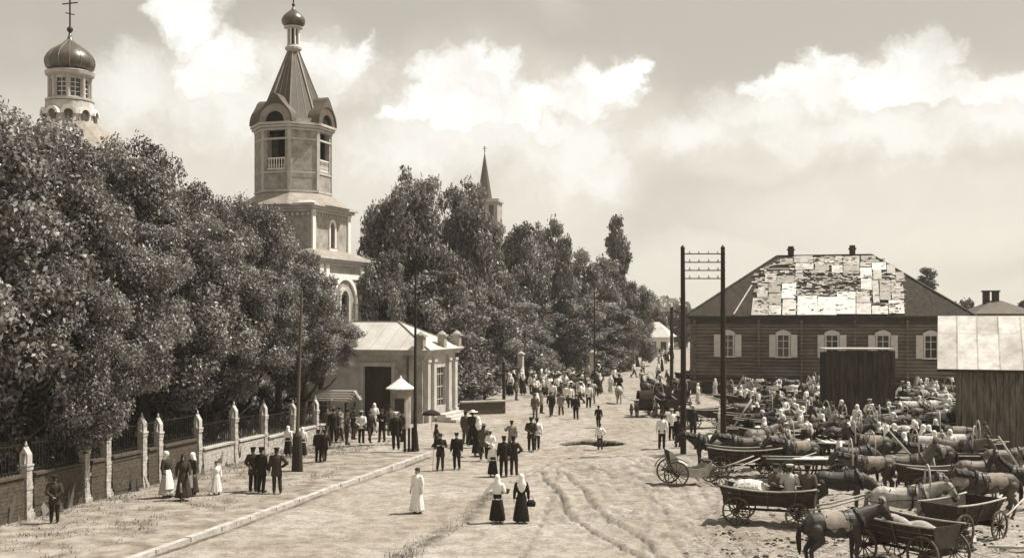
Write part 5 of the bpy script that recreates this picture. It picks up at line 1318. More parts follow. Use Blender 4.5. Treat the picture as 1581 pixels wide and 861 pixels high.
# merged light-weight figures for the far crowd
def crowd_mesh(kind, name='person'):
    sex, pose, top, topm, low, head, headm, *ex = K[kind]; d, hc = BODY[(sex, pose)]
    items = [(d['body'], M_skin, (0,0,0)), (d['boot0'], M_boot, (0,0,0)), (d['boot1'], M_boot, (0,0,0))]
    if sex == 'm': items += [(d['jacket'] if top == 'jacket' else d['shirt'], topm, (0,0,0)), (d['trousers'], low, (0,0,0))]
    else:
        items += [(d['blouse'], topm, (0,0,0)), (d['skirt'], low, (0,0,0))]
        if ex: items.append((d['apron'], ex[0], (0,0,0)))
    if head != 'headscarf': items.append((HG['hair'], M_hair, hc))
    items.append((HG[head], headm, hc))
    vs = []; fs = []; mi = []; mats = []
    for me, mt, off in items:
        if mt not in mats: mats.append(mt)
        o = len(vs); vs += [tuple(v.co + Vector(off)) for v in me.vertices]; q = mats.index(mt)
        for p in me.polygons: fs.append([i+o for i in p.vertices]); mi.append(q)
    me = bpy.data.meshes.new('tmpc'); me.from_pydata(vs, [], fs); 
    for m_ in mats: me.materials.append(m_)
    me.polygons.foreach_set('material_index', mi); ob = bpy.data.objects.new('t', me); COL.objects.link(ob)
    md = ob.modifiers.new('d', 'DECIMATE'); md.ratio = .16
    dg = bpy.context.evaluated_depsgraph_get(); dg.update(); r = bpy.data.meshes.new_from_object(ob.evaluated_get(dg)); r.name = name
    bpy.data.objects.remove(ob); r.polygons.foreach_set('use_smooth', [True]*len(r.polygons)); return r
CK = {'white shirted man': ['white_shirt','white_walk','white_behind','light_shirt'], 'dark clothed man': ['suit_cap','suit_walk','suit_behind','brown_stand','suit_hat'], 'woman with white headscarf': ['apron_w','white_w','white_dark_w','black_scarf_w']}
KN_ = {'white_shirt':'man in white shirt standing','white_walk':'man in white shirt striding','white_behind':'man in white shirt, hands behind,','light_shirt':'man in light shirt pointing','suit_cap':'man in black coat standing','suit_walk':'man in dark coat striding','suit_behind':'man in dark coat, hands behind,','brown_stand':'man in brown coat','suit_hat':'man in black, arms crossed,','apron_w':'woman in white scarf and apron','white_w':'woman all in white','white_dark_w':'woman in white blouse, dark skirt,','black_scarf_w':'woman in black dress, white scarf,'}
FIG = []
CM = {k: crowd_mesh(k) for v in CK.values() for k in v}
cr = random.Random(12)
TAKEN = []
def crowd(n, px0, px1, py0, py1, where, group, wts=(.45,.3,.25), gap=.45, tries=4000, inside=None):
    c = 0
    for _ in range(tries):
        if c >= n: break
        px = cr.uniform(px0, px1); py = py0 + (py1-py0)*cr.random()**1.0
        if inside and not inside(px, py): continue
        x, y = GP(px, py)
        if any((x-a)**2+(y-b)**2 < (gap+g)**2 for a, b, g in TAKEN): continue
        wh = where + (', left part' if px < px0+(px1-px0)/3 else ', middle part' if px < px0+(px1-px0)*2/3 else ', right part')
        TAKEN.append((x, y, .1)); ty = cr.choices(list(CK), wts)[0]; kk = cr.choice(CK[ty]); me = CM[kk]; ty = KN_[kk]
        s = cr.uniform(.9, 1.06)
        o = link('person', me, None, (x, y, 0), cr.uniform(0, 6.28)); o.scale = (s*1.04, s*1.04, s)
        FIG.append(o); tag(o, ty + ' ' + wh, 'person', ty + ' ' + wh + ', group'); c += 1
crowd(95, 780, 932, 583, 616, 'in the dense boulevard crowd', 'a', inside=lambda px, py: py < 617-abs(px-850)*.09)
crowd(8, 795, 915, 616, 628, 'at the front of the boulevard crowd', 'b', gap=.7)
crowd(46, 925, 1040, 549, 562, 'far off where the street ends', 'c', (.3,.5,.2), .5)
crowd(9, 935, 1030, 566, 600, 'walking on the far stretch of the street', 'd', gap=1.2)
# ------------------------------------------------------------------ horses
print('horses')
def horse_mesh(neck):
    mb = MB()
    def rg(y, z, rx, rz, tilt=0): return (V3((0, y, z)), (rx, 0, 0), V3((0, math.sin(tilt)*rz, math.cos(tilt)*rz)))
    mb.rings([rg(-.80,1.16,.10,.14), rg(-.72,1.15,.19,.24), rg(-.55,1.16,.25,.33), rg(-.30,1.13,.28,.33), rg(0,1.10,.30,.32), rg(.28,1.13,.28,.29), rg(.50,1.18,.28,.28), rg(.70,1.17,.25,.26), rg(.86,1.10,.17,.19), rg(.92,1.06,.08,.10)], 14)
    mb.ell((0,-.42,1.42), (.09,.22,.10), 10, 7)
    nk = {'up': [(-.62,1.25),(-.82,1.48),(-.98,1.70),(-1.05,1.82)], 'mid': [(-.62,1.22),(-.88,1.36),(-1.12,1.46),(-1.28,1.52)], 'low': [(-.64,1.15),(-.90,1.08),(-1.12,.92),(-1.28,.80)]}[neck]
    hd = {'up': (-.28,-.46), 'mid': (-.32,-.42), 'low': (-.14,-.52)}[neck]
    pts = [V3((0,a,b)) for a, b in nk]; rs = []
    rad = [(.17,.30),(.125,.215),(.095,.155),(.085,.12)]
    for i, p in enumerate(pts):
        d = (pts[min(i+1,3)]-pts[max(i-1,0)]).normalized(); up = V3((0,-d.z,d.y)) if True else None
        rs.append((p, V3((rad[i][0],0,0)), up*rad[i][1]))
    mb.rings(rs, 12)
    h0 = pts[-1]+V3((0,.0,.02)); hv = V3((0, hd[0], hd[1])); hl = hv.length; hv.normalize(); hu = V3((0, -hv.z, hv.y))
    mb.rings([(h0-hv*.06, V3((.07,0,0)), hu*.08), (h0+hv*.06, V3((.095,0,0)), hu*.135), (h0+hv*.22, V3((.088,0,0)), hu*.125), (h0+hv*.38, V3((.062,0,0)), hu*.088), (h0+hv*.50, V3((.06,0,0)), hu*.075), (h0+hv*.57, V3((.045,0,0)), hu*.05)], 12)
    for s in (-1, 1):
        e = h0 - hv*.05 + V3((s*.055,0,0)) + hu*-.09 if hu.z < 0 else h0 - hv*.05 + V3((s*.055,0,0)) + hu*.09
        mb.tube([e, e - hv*.07 + V3((s*.015,0,.03)), e - hv*.14+V3((s*.01,0,.04))], [.032,.034,.010], 7)
        mb.ell(h0+hv*.16+V3((s*.088,0,0)), (.014,.02,.02), 7, 5)
        sx = s
        limb(mb, [V3((sx*.15,-.50,1.0)), V3((sx*.145,-.55,.74)), V3((sx*.13,-.52,.46)), V3((sx*.13,-.53,.16)), V3((sx*.13,-.57,.08))], [.14,.085,.056,.038,.045], 10)
        mb.tube([(sx*.13,-.57,.10), (sx*.13,-.60,.0)], [.05,.072], 10)
        limb(mb, [V3((sx*.15,.62,1.04)), V3((sx*.17,.50,.78)), V3((sx*.15,.76,.52)), V3((sx*.14,.70,.17)), V3((sx*.14,.66,.09))], [.20,.125,.062,.042,.047], 10)
        mb.tube([(sx*.14,.66,.10), (sx*.14,.63,.0)], [.05,.072], 10)
    b = remesh(mb, 'body', .022, .55, 2)
    mt = MB(); mt.tube([(0,.90,1.20), (0,1.0,1.10), (0,1.03,.85), (.01,1.0,.55), (.02,.98,.40)], [.035,.06,.075,.06,.015], 8); tail = remesh(mt, 'tail', .02, 1, 1)
    mm = MB()
    for i in range(3):
        p, q = pts[i], pts[i+1]
        d = (q-p).normalized(); up = V3((0,-d.z,d.y)); up = up if up.z > 0 else -up
        for f in range(6):
            c = p.lerp(q, f/6) + up*(rad[i][1]*(1-f/6)+rad[i+1][1]*f/6)*.92
            mm.tube([c+V3((0,0,.01)), c+V3((.06,.01,-.02)), c+V3((.12+.01*f,.03,-.14)), c+V3((.12,.04,-.24))], [.03,.035,.03,.008], 5)
    mm.ell(h0-hv*.03+V3((0,0,.05)), (.04,.08,.07), 8, 6)
    mane = remesh(mm, 'mane', .018, .5, 1)
    # harness: collar, belly band, breeching, bridle
    hm = MB(); bm_ = MB()
    def band(y, z, rx, rz, w, th=.018, ty=0):
        n = 22
        for k in range(n):
            a0, a1 = math.tau*k/n, math.tau*(k+1)/n
            hm.beam((math.sin(a0)*(rx+th), y+ty*math.cos(a0), z+math.cos(a0)*(rz+th)), (math.sin(a1)*(rx+th), y+ty*math.cos(a1), z+math.cos(a1)*(rz+th)), w, .02, roll=0)
    band(-.62,1.2,.24,.34,.07,.02,.10); band(-.25,1.12,.285,.33,.05)
    n = 12
    for s in (-1,1): hm.beam((s*.27,-.6,1.1), (s*.31,.2,1.08), .035, .015); hm.beam((s*.31,.2,1.08), (s*.27,.72,1.0), .035,.015); hm.beam((s*.2,.35,1.40), (s*.29,.55,1.02), .03,.015); bm_.beam(h0+V3((s*.09,0,0))-hv*.02, h0+hv*.42+V3((s*.065,0,0)), .02,.012)
    hm.beam((-.27,.74,1.0), (0,.96,1.0), .035,.02); hm.beam((.27,.74,1.0), (0,.96,1.0), .035,.02)
    for f, w in ((.18,.10),(.42,.072)):
        for k in range(10):
            a0, a1 = math.tau*k/10, math.tau*(k+1)/10; c = h0+hv*f; r = w+.01
            bm_.beam(c+V3((math.sin(a0)*r,0,0))+hu*math.cos(a0)*r*1.3, c+V3((math.sin(a1)*r,0,0))+hu*math.cos(a1)*r*1.3, .02,.012)
    har = hm.mesh('harness', [M_leather])
    return dict(body=b, tail=tail, mane=mane, harness=har, bridle=bm_.mesh('bridle', [M_leather]))
HORSE = {n: horse_mesh(n) for n in ('up', 'mid', 'low')}
for d in HORSE.values():
    dress(d['body'], H_bay); dress(d['tail'], H_mane); dress(d['mane'], H_mane)
mb = MB()   # blanket draped over the back
vs = []
for j in range(7):
    for k in range(11): a = (k/10-.5)*(3.5+.5*math.sin(j*1.9)); y = -.3+j*.12; vs.append((.32*math.sin(a) + (.02*math.sin(j*2.0+k)), y, 1.12+.345*math.cos(a)+.01*math.sin(j*3)))
mb.add(vs, [(j*11+k, j*11+k+1, (j+1)*11+k+1, (j+1)*11+k) for j in range(6) for k in range(10)]); BLANKET = mb.mesh('blanket', [C_light], True, False)
mb = MB()   # pad with straps
for y in (-.32, -.2): 
    for k in range(9):
        a0, a1 = (k/9-.5)*2.6, ((k+1)/9-.5)*2.6; mb.beam((.31*math.sin(a0), y, 1.12+.345*math.cos(a0)), (.31*math.sin(a1), y, 1.12+.345*math.cos(a1)), .09, .04)
PAD = mb.mesh('saddle_pad', [M_leather])
mb = MB(); mb.tube([(-.34,-.72,1.15)] + [(.36*math.cos(math.pi-a), -.74, 1.35+.75*math.sin(a)) for a in [q*math.pi/12 for q in range(13)]] + [(.34,-.72,1.15)], .028, 7); ARCH = mb.mesh('harness_arch', [M_wagr], True)
def horse(x, y, yaw, neck, coat, label, group=None, s=1.0, blanket=None, pad=False, arch=False, z=0):
    d = HORSE[neck]; t = thing('horse', label, 'horse', (x, y, z), R(yaw), group, s)
    link('body', d['body'], t, m=coat); link('tail', d['tail'], t, m=H_mane if coat != H_grey else H_chest); link('mane', d['mane'], t, m=H_mane if coat != H_grey else H_chest); link('harness', d['harness'], t); link('bridle', d['bridle'], t)
    if blanket: link('blanket', BLANKET, t, m=blanket)
    if pad: link('saddle_pad', PAD, t)
    if arch: link('harness_arch', ARCH, t)
    return t

# ------------------------------------------------------------------ wagons
def wheel_parts(r, n=12):
    rim = MB(); seg = 28
    for k in range(seg):
        a0, a1 = math.tau*k/seg, math.tau*(k+1)/seg
        q = [(0,0)]; ri, ro = r-.055, r
        p = lambda rr_, a, x: (x, rr_*math.cos(a), rr_*math.sin(a))
        rim.add([p(ri,a0,-.025), p(ro,a0,-.025), p(ro,a0,.025), p(ri,a0,.025), p(ri,a1,-.025), p(ro,a1,-.025), p(ro,a1,.025), p(ri,a1,.025)], [(0,1,5,4),(1,2,6,5),(2,3,7,6),(3,0,4,7)])
    hub = MB(); hub.rings([((x,0,0), (0,q,0), (0,0,q)) for x, q in ((-.13,.05),(-.11,.065),(-.04,.085),(.04,.085),(.11,.065),(.13,.05))], 12)
    sp = MB(); sp.tube([(0,0,.06), (0,0,r-.04)], [.021,.016], 6)
    return rim.mesh('rim', [M_wag], False), hub.mesh('hub', [M_wagd], True), sp.mesh('spoke', [M_wag], True)
WH = {r: wheel_parts(r) for r in (.45, .40, .50, .60)}
def whole_wheel(r):
    mb = MB(); 
    for me in WH[r][:2]: mb.add([tuple(v.co) for v in me.vertices], [list(p.vertices) for p in me.polygons])
    for k in range(12):
        a = math.tau*k/12; mb.tube([(0, .06*math.cos(a), .06*math.sin(a)), (0, (r-.04)*math.cos(a), (r-.04)*math.sin(a))], [.021,.016], 5)
    return mb.mesh('wheel', [M_wag], False, False)
WHOLE = {r: whole_wheel(r) for r in (.45, .40, .50, .60)}
def add_wheel(t, x, y, r, fine):
    if not fine: return link('wheel', WHOLE[r], t, (x, y, r), 0)
    w = link('wheel', WH[r][0], t, (x, y, r)); link('hub', WH[r][1], w)
    for k in range(12):
        o = link('spoke', WH[r][2], w); o.rotation_euler = (math.tau*k/12, 0, 0)
    return w
def board(mb, pts_lo, pts_hi, th=.022):
    n = len(pts_lo); a = [V3(p) for p in pts_lo]; b = [V3(p) for p in pts_hi]; off = V3((th if a[0].x < 0 else -th, 0, 0))
    vs = a + b + [p+off for p in a] + [p+off for p in b]; fs = []
    for i in range(n-1): fs += [(i,i+1,n+i+1,n+i), (2*n+i,3*n+i,3*n+i+1,2*n+i+1), (n+i,n+i+1,3*n+i+1,3*n+i), (i,2*n+i,2*n+i+1,i+1)]
    fs += [(0,n,3*n,2*n), (n-1,3*n-1,4*n-1,2*n-1)]; mb.add(vs, fs)
def wagon_meshes(L_=2.7, bw=.34, tw=.56, sheer=.14, h=.46, z0=.62):
    out = []
    ys = [(-.5+q/8)*L_ for q in range(9)]; sh = lambda y: sheer*(2*abs(y)/L_)**2
    for s in (-1, 1):
        for lo, hi in ((0, .32), (.34, .66), (.68, 1.0)):
            mb = MB(); pl = [(s*(bw+(tw-bw)*lo), y*(1+.12*lo), z0+h*lo+sh(y)*lo) for y in ys]; ph = [(s*(bw+(tw-bw)*hi), y*(1+.12*hi), z0+h*hi+sh(y)*hi) for y in ys]; board(mb, pl, ph); out.append(('side_board', mb.mesh('side_board', [M_wagd])))
        mb = MB(); mb.tube([(s*(tw+.01), y*1.13, z0+h+sh(y)+.02) for y in ys], .028, 6); out.append(('rail', mb.mesh('rail', [M_wagr], True)))
        for y in (-.8, 0, .8): mb = MB(); mb.beam((s*(bw+.03), y, z0-.06), (s*(tw+.045), y*1.1, z0+h+sh(y)), .045, .035); out.append(('stave', mb.mesh('stave', [M_wag])))
    mb = MB(); mb.box((0,0,z0), (bw*2, L_, .035)); out.append(('floor', mb.mesh('floor', [M_wag])))
    for s in (-1, 1):
        y = s*L_/2; mb = MB(); mb.prism([(-bw, z0), (bw, z0), (tw*.98, z0+h+sh(y)), (-tw*.98, z0+h+sh(y))], y*1.04-.015, y*1.04+.015); out.append(('end_board', mb.mesh('end_board', [M_wagd])))
    for y in (-.95, .95): mb = MB(); mb.box((0,y,.45), (1.18,.09,.10)); mb.box((0,y,.55), (.75,.10,.10)); out.append(('axle', mb.mesh('axle', [M_wagd])))
    mb = MB(); mb.beam((0,-1.0,.44), (0,1.0,.44), .07); out.append(('pole_beam', mb.mesh('pole_beam', [M_wagd])))
    for s in (-1, 1): mb = MB(); mb.tube([(s*.42,-.95,.48), (s*.42,-1.9,.70), (s*.36,-2.9,1.05)], [.035,.032,.028], 7); out.append(('shaft', mb.mesh('shaft', [M_wagr], True)))
    return out
WAG = wagon_meshes(); CARTB = wagon_meshes(2.3, .40, .62, .05, .52, .66); SLIM = wagon_meshes(3.3, .38, .44, .02, .20, .70)
def wagon(x, y, yaw, label, group=None, kind='boat', fine=True, m=None, shafts=True, z=0, s=1.0):
    t = thing('wagon', label, 'wagon', (x, y, z), R(yaw), group, s)
    for n, me in {'boat': WAG, 'box': CARTB, 'flat': SLIM}[kind]:
        if n == 'shaft' and not shafts: continue
        link(n, me, t)
    for yy, r in ((-.95, .40 if kind != 'box' else .45), (.95, .45 if kind != 'box' else .50)):
        for sx in (-.62, .62): add_wheel(t, sx, yy, r, fine)
    return t
def far_wagon_mesh(src):
    mb = MB()
    for n, me in src: mb.cur = 1 if n in ('rail', 'shaft') else 0; mb.add([tuple(v.co) for v in me.vertices], [list(p.vertices) for p in me.polygons])
    mb.cur = 0
    return mb.mesh('cart_body', [M_wagd, M_wagr], False, False)
FW = {'boat': far_wagon_mesh(WAG), 'box': far_wagon_mesh(CARTB), 'flat': far_wagon_mesh(SLIM)}
def far_wagon(x, y, yaw, label, group, kind='boat'):
    t = thing('wagon', label, 'wagon', (x, y, 0), R(yaw), group)
    link('cart_body', FW[kind], t)
    for yy, r in ((-.95, .40), (.95, .45)):
        for sx in (-.62, .62): add_wheel(t, sx, yy, r, False)
    return t
def load_mesh(seed, sx, sy, sz, m):
    r = random.Random(seed); mb = MB()
    for k in range(16): mb.ell((r.uniform(-.55,.55)*sx, r.uniform(-.6,.6)*sy, r.uniform(0,.5)*sz), (sx*r.uniform(.3,.45), sy*r.uniform(.25,.4), sz*r.uniform(.35,.5)), 10, 7)
    me = remesh(mb, 'load', .035, .6, 2); dress(me, m); return me
HAY = load_mesh(3, .52, 1.15, .42, M_hay); CANVAS = load_mesh(8, .50, .9, .34, M_sack)
def sack_mesh(seed):
    r = random.Random(seed); mb = MB(); mb.rings([((0,y,.17*q), (.02+.20*q,0,0), (0,0,.19*q)) for y, q in ((-.46,.25),(-.40,.75),(-.25,1),(0,1.06),(.25,1),(.38,.75),(.43,.3),(.50,.42),(.52,.3))], 14)
    me = remesh(mb, 'sack', .02, 1, 2)
    for v in me.vertices: v.co += Vector((r.uniform(-.008,.008), r.uniform(-.008,.008), r.uniform(-.012,.012)))
    dress(me, M_sack); return me
SACK = sack_mesh(1)
def put(name, me, x, y, z, rz, label, cat, group=None, m=None, s=(1,1,1)):
    o = link(name, me, None, (x, y, z), rz, m=m); o.scale = s; tag(o, label, cat, group); return o
def local(t, lx, ly): 
    a = t.rotation_euler.z; return t.location.x + lx*math.cos(a) - ly*math.sin(a), t.location.y + lx*math.sin(a) + ly*math.cos(a)

def g(px, py): return GP(px, py)
TK2 = []
def take(x, y, r=1.0): TK2.append((x, y, r)); TAKEN.append((x, y, r*.7))
# A: the wagon with three seated men, in the foreground
x, y = g(1188, 808); w = wagon(x, y, 70, 'boat shaped wagon with white sack and three seated men, nearest the open street'); take(x, y, 1.6)
lx, ly = local(w, 0, .62); put('sack', SACK, lx, ly, .74, R(64), 'big white stuffed sack on the near wagon behind three seated men', 'sack', m=M_sack, s=(1.6,1.35,1.7))
for k, (dx, dy, kd, yw, lb) in enumerate([(.1,-.15,'sit_dark',40,'brown jacketed man, left of three sitting on the near wagon'),(.05,-.62,'sit_light',165,'man in light shirt and white cap, middle of three sitting on the near wagon'),(.1,-1.16,'sit_dark',150,'man in brown jacket, right of three sitting on the near wagon')]):
    a, b = local(w, dx, dy); person(a, b, R(yw), K[kd], lb, None, 1.78, .56)
# B: curved light carriage further back on the left of the market
def carriage(x, y, yaw, label, hooded=False):
    t = thing('carriage', label, 'carriage', (x, y, 0), R(yaw))
    mb = MB(); prof = [(-.78,.55),(-.74,.98),(-.64,.90),(-.45,.72),(-.1,.66),(.3,.74),(.62,1.02),(.84,1.36),(.96,1.38),(.92,1.0),(.76,.56),(.4,.36),(-.3,.34),(-.6,.40)]
    for s in (-1, 1): mb.prism([(a, b) for a, b in prof], s*.42-.015, s*.42+.015, 'YZ')
    part('side_panel', mb, M_wagr if not hooded else M_wagd, t)
    mb = MB(); pts = [(-.6,.48),(-.2,.44),(.35,.46),(.70,.68),(.86,1.05),(.93,1.36)]
    for (a, b), (c, d) in zip(pts[:-1], pts[1:]): mb.beam((0,a,b), (0,c,d), .84, .03) if False else mb.prism([(a,b),(c,d),(c+.02,d+.035),(a,b+.035)], -.42, .42, 'YZ')
    part('body_shell', mb, M_wagd, t)
    mb = MB(); mb.box((0,.45,.80), (.82,.45,.12)); mb.ell((0,.45,.86), (.4,.24,.09), 12, 6); part('seat', mb, C_light, t, True)
    mb = MB(); mb.box((0,-.62,.95), (.8,.34,.08)); part('driver_seat', mb, M_wagd, t)
    for yy, r in ((-.98,.40), (.72,.50)):
        mb = MB(); mb.box((0,yy,r), (1.15,.06,.06)); part('axle', mb, M_iron, t)
        for s in (-1,1):
            add_wheel(t, s*.58, yy, r, True); mb = MB(); mb.tube([(s*.36, yy-.35, r+.08), (s*.36, yy, r+.02), (s*.36, yy+.35, r+.08)], .02, 6); part('leaf_spring', mb, M_iron, t)
            if yy > 0: mb = MB(); mb.tube([(s*.58, yy+r*math.cos(a)*1.18, r+r*math.sin(a)*1.18) for a in [.3+q*.25 for q in range(9)]], .02, 5); part('mudguard', mb, M_wagd, t)
    for s in (-1,1): mb = MB(); mb.tube([(s*.40,-.98,.5), (s*.42,-1.9,.75), (s*.36,-2.7,1.05)], .028, 7); part('shaft', mb, M_wagr, t, True)
    mb = MB(); mb.beam((0,-1.0,.44), (0,.8,.48), .06); part('perch_beam', mb, M_wagd, t)
    if hooded:
        mb = MB(); vs = []
        for q in range(9):
            a = q*math.pi/8*.95; 
            for x_ in (-.46,.46): vs.append((x_, .55-.62*math.cos(a)*1.0, 1.15+.62*math.sin(a)))
        mb.add(vs, [(2*q,2*q+1,2*q+3,2*q+2) for q in range(8)]); part('hood', mb, C_black, t, True)
    return t
x, y = g(1066, 748); carriage(x, y, 97, 'light carriage with a high curved back and white side, beside the twin telegraph poles'); take(x, y, 1.3)
x, y = g(1150, 736); wagon(x, y+.3, 84, 'low wagon just right of the curved carriage'); take(x, y, 1.6)
x, y = g(1098, 722); horse(x, y, -88, 'mid', H_black, 'dark horse with drooping head standing behind the curved carriage', None, .98, C_light, True); take(x, y, 1.2)
x, y = g(1150, 726); horse(x, y, -82, 'mid', H_bay, 'bay horse right behind the low wagon by the curved carriage', None, 1.0, None, True); take(x, y, 1.2)
x, y = g(1196, 722); horse(x, y, 98, 'low', H_chest, 'chestnut horse with lowered head beyond the three seated men', None, 1.0, None, True, True); take(x, y, 1.2)
x, y = g(1262, 748); w = wagon(x, y+1.0, 88, 'long flat plank wagon with pale boards, behind the three seated men', kind='flat'); take(x, y, 1.8)
lx, ly = local(w, 0, 0); put('load', CANVAS, lx, ly, .78, R(88), 'pale canvas bundle on the long flat plank wagon', 'bundle', s=(.9,1.2,.7))
# C: the near right group
x, y = g(1290, 878); horse(x, y, 103, 'mid', H_black, 'large black horse with a rumpled grey blanket, nearest the camera', None, 1.03, C_grey, True); take(x, y, 1.2)
x, y = g(1402, 872); w = wagon(x, y, -148, 'box wagon cut by the lower frame edge beside the black horse', kind='box', shafts=False); take(x, y, 1.5)
put('load', HAY, *local(w, 0, 0), .90, R(-148), 'heap of hay in the lowest box wagon', 'hay', s=(.95,.9,1.0))
x, y = g(1490, 838); w = wagon(x, y+.2, 128, 'empty dark box wagon with a pale top rail, right of the grey horse', kind='box'); take(x, y, 1.5)
x, y = g(1392, 826); horse(x, y, 84, 'mid', H_grey, 'dappled grey horse standing across behind the hay wagon', None, 1.02, None, True, True); take(x, y, 1.2)
x, y = g(1297, 794); horse(x, y, 80, 'low', H_black, 'dark horse with lowered head just right of the seated men wagon', None, 1.0, None, True); take(x, y, 1.2)
x, y = g(1345, 765); horse(x, y, -95, 'mid', H_bay, 'bay horse with bright back in the second rank, left one', None, 1.0, C_grey, True, True); take(x, y, 1.2)
x, y = g(1398, 762); horse(x, y, 80, 'up', H_chest, 'chestnut horse with raised head in the second rank below the booth', None, 1.0, None, True); take(x, y, 1.2)
x, y = g(1530, 800); horse(x, y, -84, 'mid', H_bay, 'bay horse at the right frame edge under the slanting pole', None, 1.02, C_grey, True); take(x, y, 1.2)
x, y = g(1585, 786); horse(x, y, -95, 'up', H_black, 'black horse cut by the right frame edge', None, 1.0, None, True); take(x, y, 1.2)
x, y = g(1512, 772); horse(x, y, 90, 'low', H_chest, 'chestnut horse with lowered head in front of the plank shed', None, 1.0, None, True); take(x, y, 1.2)
x, y = g(1452, 770); wagon(x, y, 96, 'dark wagon packed between horses in front of the plank shed', fine=True); take(x, y, 1.4)
def slant(px0, py0, z0, dx, dz, y_, label):
    mb = MB(); x_ = XP(px0, y_); mb.tube([(0,0,0), (dx,.1,dz)], [.045,.035], 7); o = link('wagon_shaft', mb.mesh('wagon_shaft', [M_wagr], True), None, (x_, y_, z0)); tag(o, label, 'pole')
slant(1573, 0, 1.0, -.72, 1.15, 42.0, 'long pale pole slanting up at the right edge before the shed')
slant(1412, 0, 1.1, -.95, 1.1, 43.5, 'pale pole slanting up between the horses below the booth')
slant(1133, 0, 1.55, .85, 1.25, 52.0, 'pale pole slanting up behind the right telegraph pole')
# the hitched carriages in mid street
x, y = g(993, 643); carriage(x, y, 180+6, 'dark hooded carriage seen from behind in the middle of the street', True); take(x, y, 1.2)
person(x+.02, y-.0, R(186), K['sit_black'], 'driver in dark coat sitting on the hooded carriage', None, 1.7, .62)
x2, y2 = g(996, 618); horse(x2, y2, 186, 'up', H_bay, 'bay horse drawing the dark hooded carriage', None, 1.0, None, True)
x, y = g(956, 623); horse(x, y, 172, 'up', H_grey, 'pale horse ridden away along the street', None, .95, None, True); person(x, y+.05, R(172), K['sit_black'], 'dark rider on the pale horse', None, 1.66, .98); take(x, y)
for k, (px, py, kd, yw) in enumerate([(1032,642,'boat',185),(1052,632,'box',170),(1022,618,'boat',190),(1060,612,'box',200),(1090,660,'boat',100)]):
    x, y = g(px, py); far_wagon(x, y, yw, ['wagon just right of the hooded street carriage','box cart behind the left telegraph pole','farther wagon beyond the hooded carriage','far box cart near the log house corner','cart with a big wheel showing between the telegraph poles'][k], None, kd); take(x, y, 1.2)
    ct = (H_black, H_bay, H_black, H_chest, H_bay)[k]
    a = R(yw); hx, hy = x + 2.4*math.sin(a), y - 2.4*math.cos(a)
    horse(hx, hy, yw, 'up' if k % 2 else 'mid', ct, ['black horse hitched to the wagon right of the hooded carriage','bay horse hitched behind the left telegraph pole','black horse of the farther wagon in the street','chestnut horse of the far cart near the log house corner','bay horse of the cart between the telegraph poles'][k], None, 1.0, None, True, True); take(hx, hy, 1.0)

# D: the packed market behind
mr = random.Random(21)
def zone(px0, px1, py0, py1, where0, nw, nh, npers, excl=None):
    for typ, n in (('w', nw), ('h', nh), ('p', npers)):
        c = 0
        for _ in range(6000):
            if c >= n: break
            px = mr.uniform(px0, px1); py = mr.uniform(py0, py1)
            where = where0 + ', ' + ('back','middle','front')[min(2, int(3*(py-py0)/(py1-py0)))] + ' ' + ('left','centre','right')[min(2, int(3*(px-px0)/(px1-px0)))]
            if excl and excl(px, py): continue
            x, y = g(px, py); rr_ = {'w': 1.15, 'h': .85, 'p': .25}[typ]
            if any((x-a)**2+(y-b)**2 < ((rr_+r2)*.62)**2 for a, b, r2 in TK2): continue
            TK2.append((x, y, rr_)); c += 1
            if typ == 'w':
                yw = mr.choice((90, -90, 75, 105, -70, -110)) + mr.uniform(-14, 14); kd = mr.choice(('boat', 'boat', 'box', 'flat'))
                nm = {'boat': 'boat shaped wagon', 'box': 'box cart', 'flat': 'flat wagon'}[kd]
                w = far_wagon(x, y, yw, nm + ' ' + where, nm + ' ' + where + ', group', kd)
                q = mr.random()
                if q < .42: put('load', HAY, x, y, .76, R(yw), 'hay on a cart ' + where, 'hay', 'hay ' + where, s=(.85,.85,mr.uniform(.7,1.1)))
                elif q < .80: put('load', CANVAS, x, y, .76, R(yw), 'white canvas bundle on a cart ' + where, 'bundle', 'bundles ' + where, s=(.9,mr.uniform(.8,1.1),mr.uniform(.8,1.4)))
                elif q < .95:
                    kd2 = mr.choice(('sit_white','sit_w','sit_light','sit_w_dark')); a, b = local(w, 0, .2); person(a, b, R(mr.uniform(0,360)), K[kd2], ('woman' if kd2[4:5] == 'w' and kd2 != 'sit_white' else 'man') + ' in light clothes sitting ' + where, 'sitters ' + where + (' w' if kd2 in ('sit_w','sit_w_dark') else ' m'), 1.68, .34)
            elif typ == 'h':
                yw = mr.choice((90, -90)) + mr.gauss(0, 22); ci = mr.choices(range(4), (.22,.26,.32,.20))[0]; nm = ('black horse','bay horse','chestnut horse','grey horse')[ci]
                bl = mr.choice((None,None,C_light,C_grey)); ar = mr.random() < .35; nm = ('blanketed ' if bl else '') + nm + (' with arch' if ar else ''); horse(x, y, yw, mr.choice(('mid','low','up','mid')), (H_black,H_bay,H_chest,H_grey)[ci], nm + ' ' + where, nm + ' ' + where + ', group', mr.uniform(.93,1.02), bl, True, ar)
            else:
                ty = mr.choices(list(CK), (.35,.15,.5))[0]; kk = mr.choice(CK[ty]); me = CM[kk]; ty = KN_[kk]; s = mr.uniform(.9, 1.05)
                o = link('person', me, None, (x, y, 0), mr.uniform(0, 6.28)); o.scale = (s*1.04, s*1.04, s); FIG.append(o); tag(o, ty + ' ' + where, 'person', ty + ' ' + where + ', group')
zone(1135, 1272, 604, 652, 'in the carts left of the booth', 16, 15, 30)
zone(1145, 1275, 655, 712, 'before the booth, left of it', 9, 10, 20)
zone(1284, 1385, 664, 716, 'right before the dark booth', 6, 8, 13)
zone(1386, 1475, 604, 660, 'between booth and shed', 15, 14, 24)
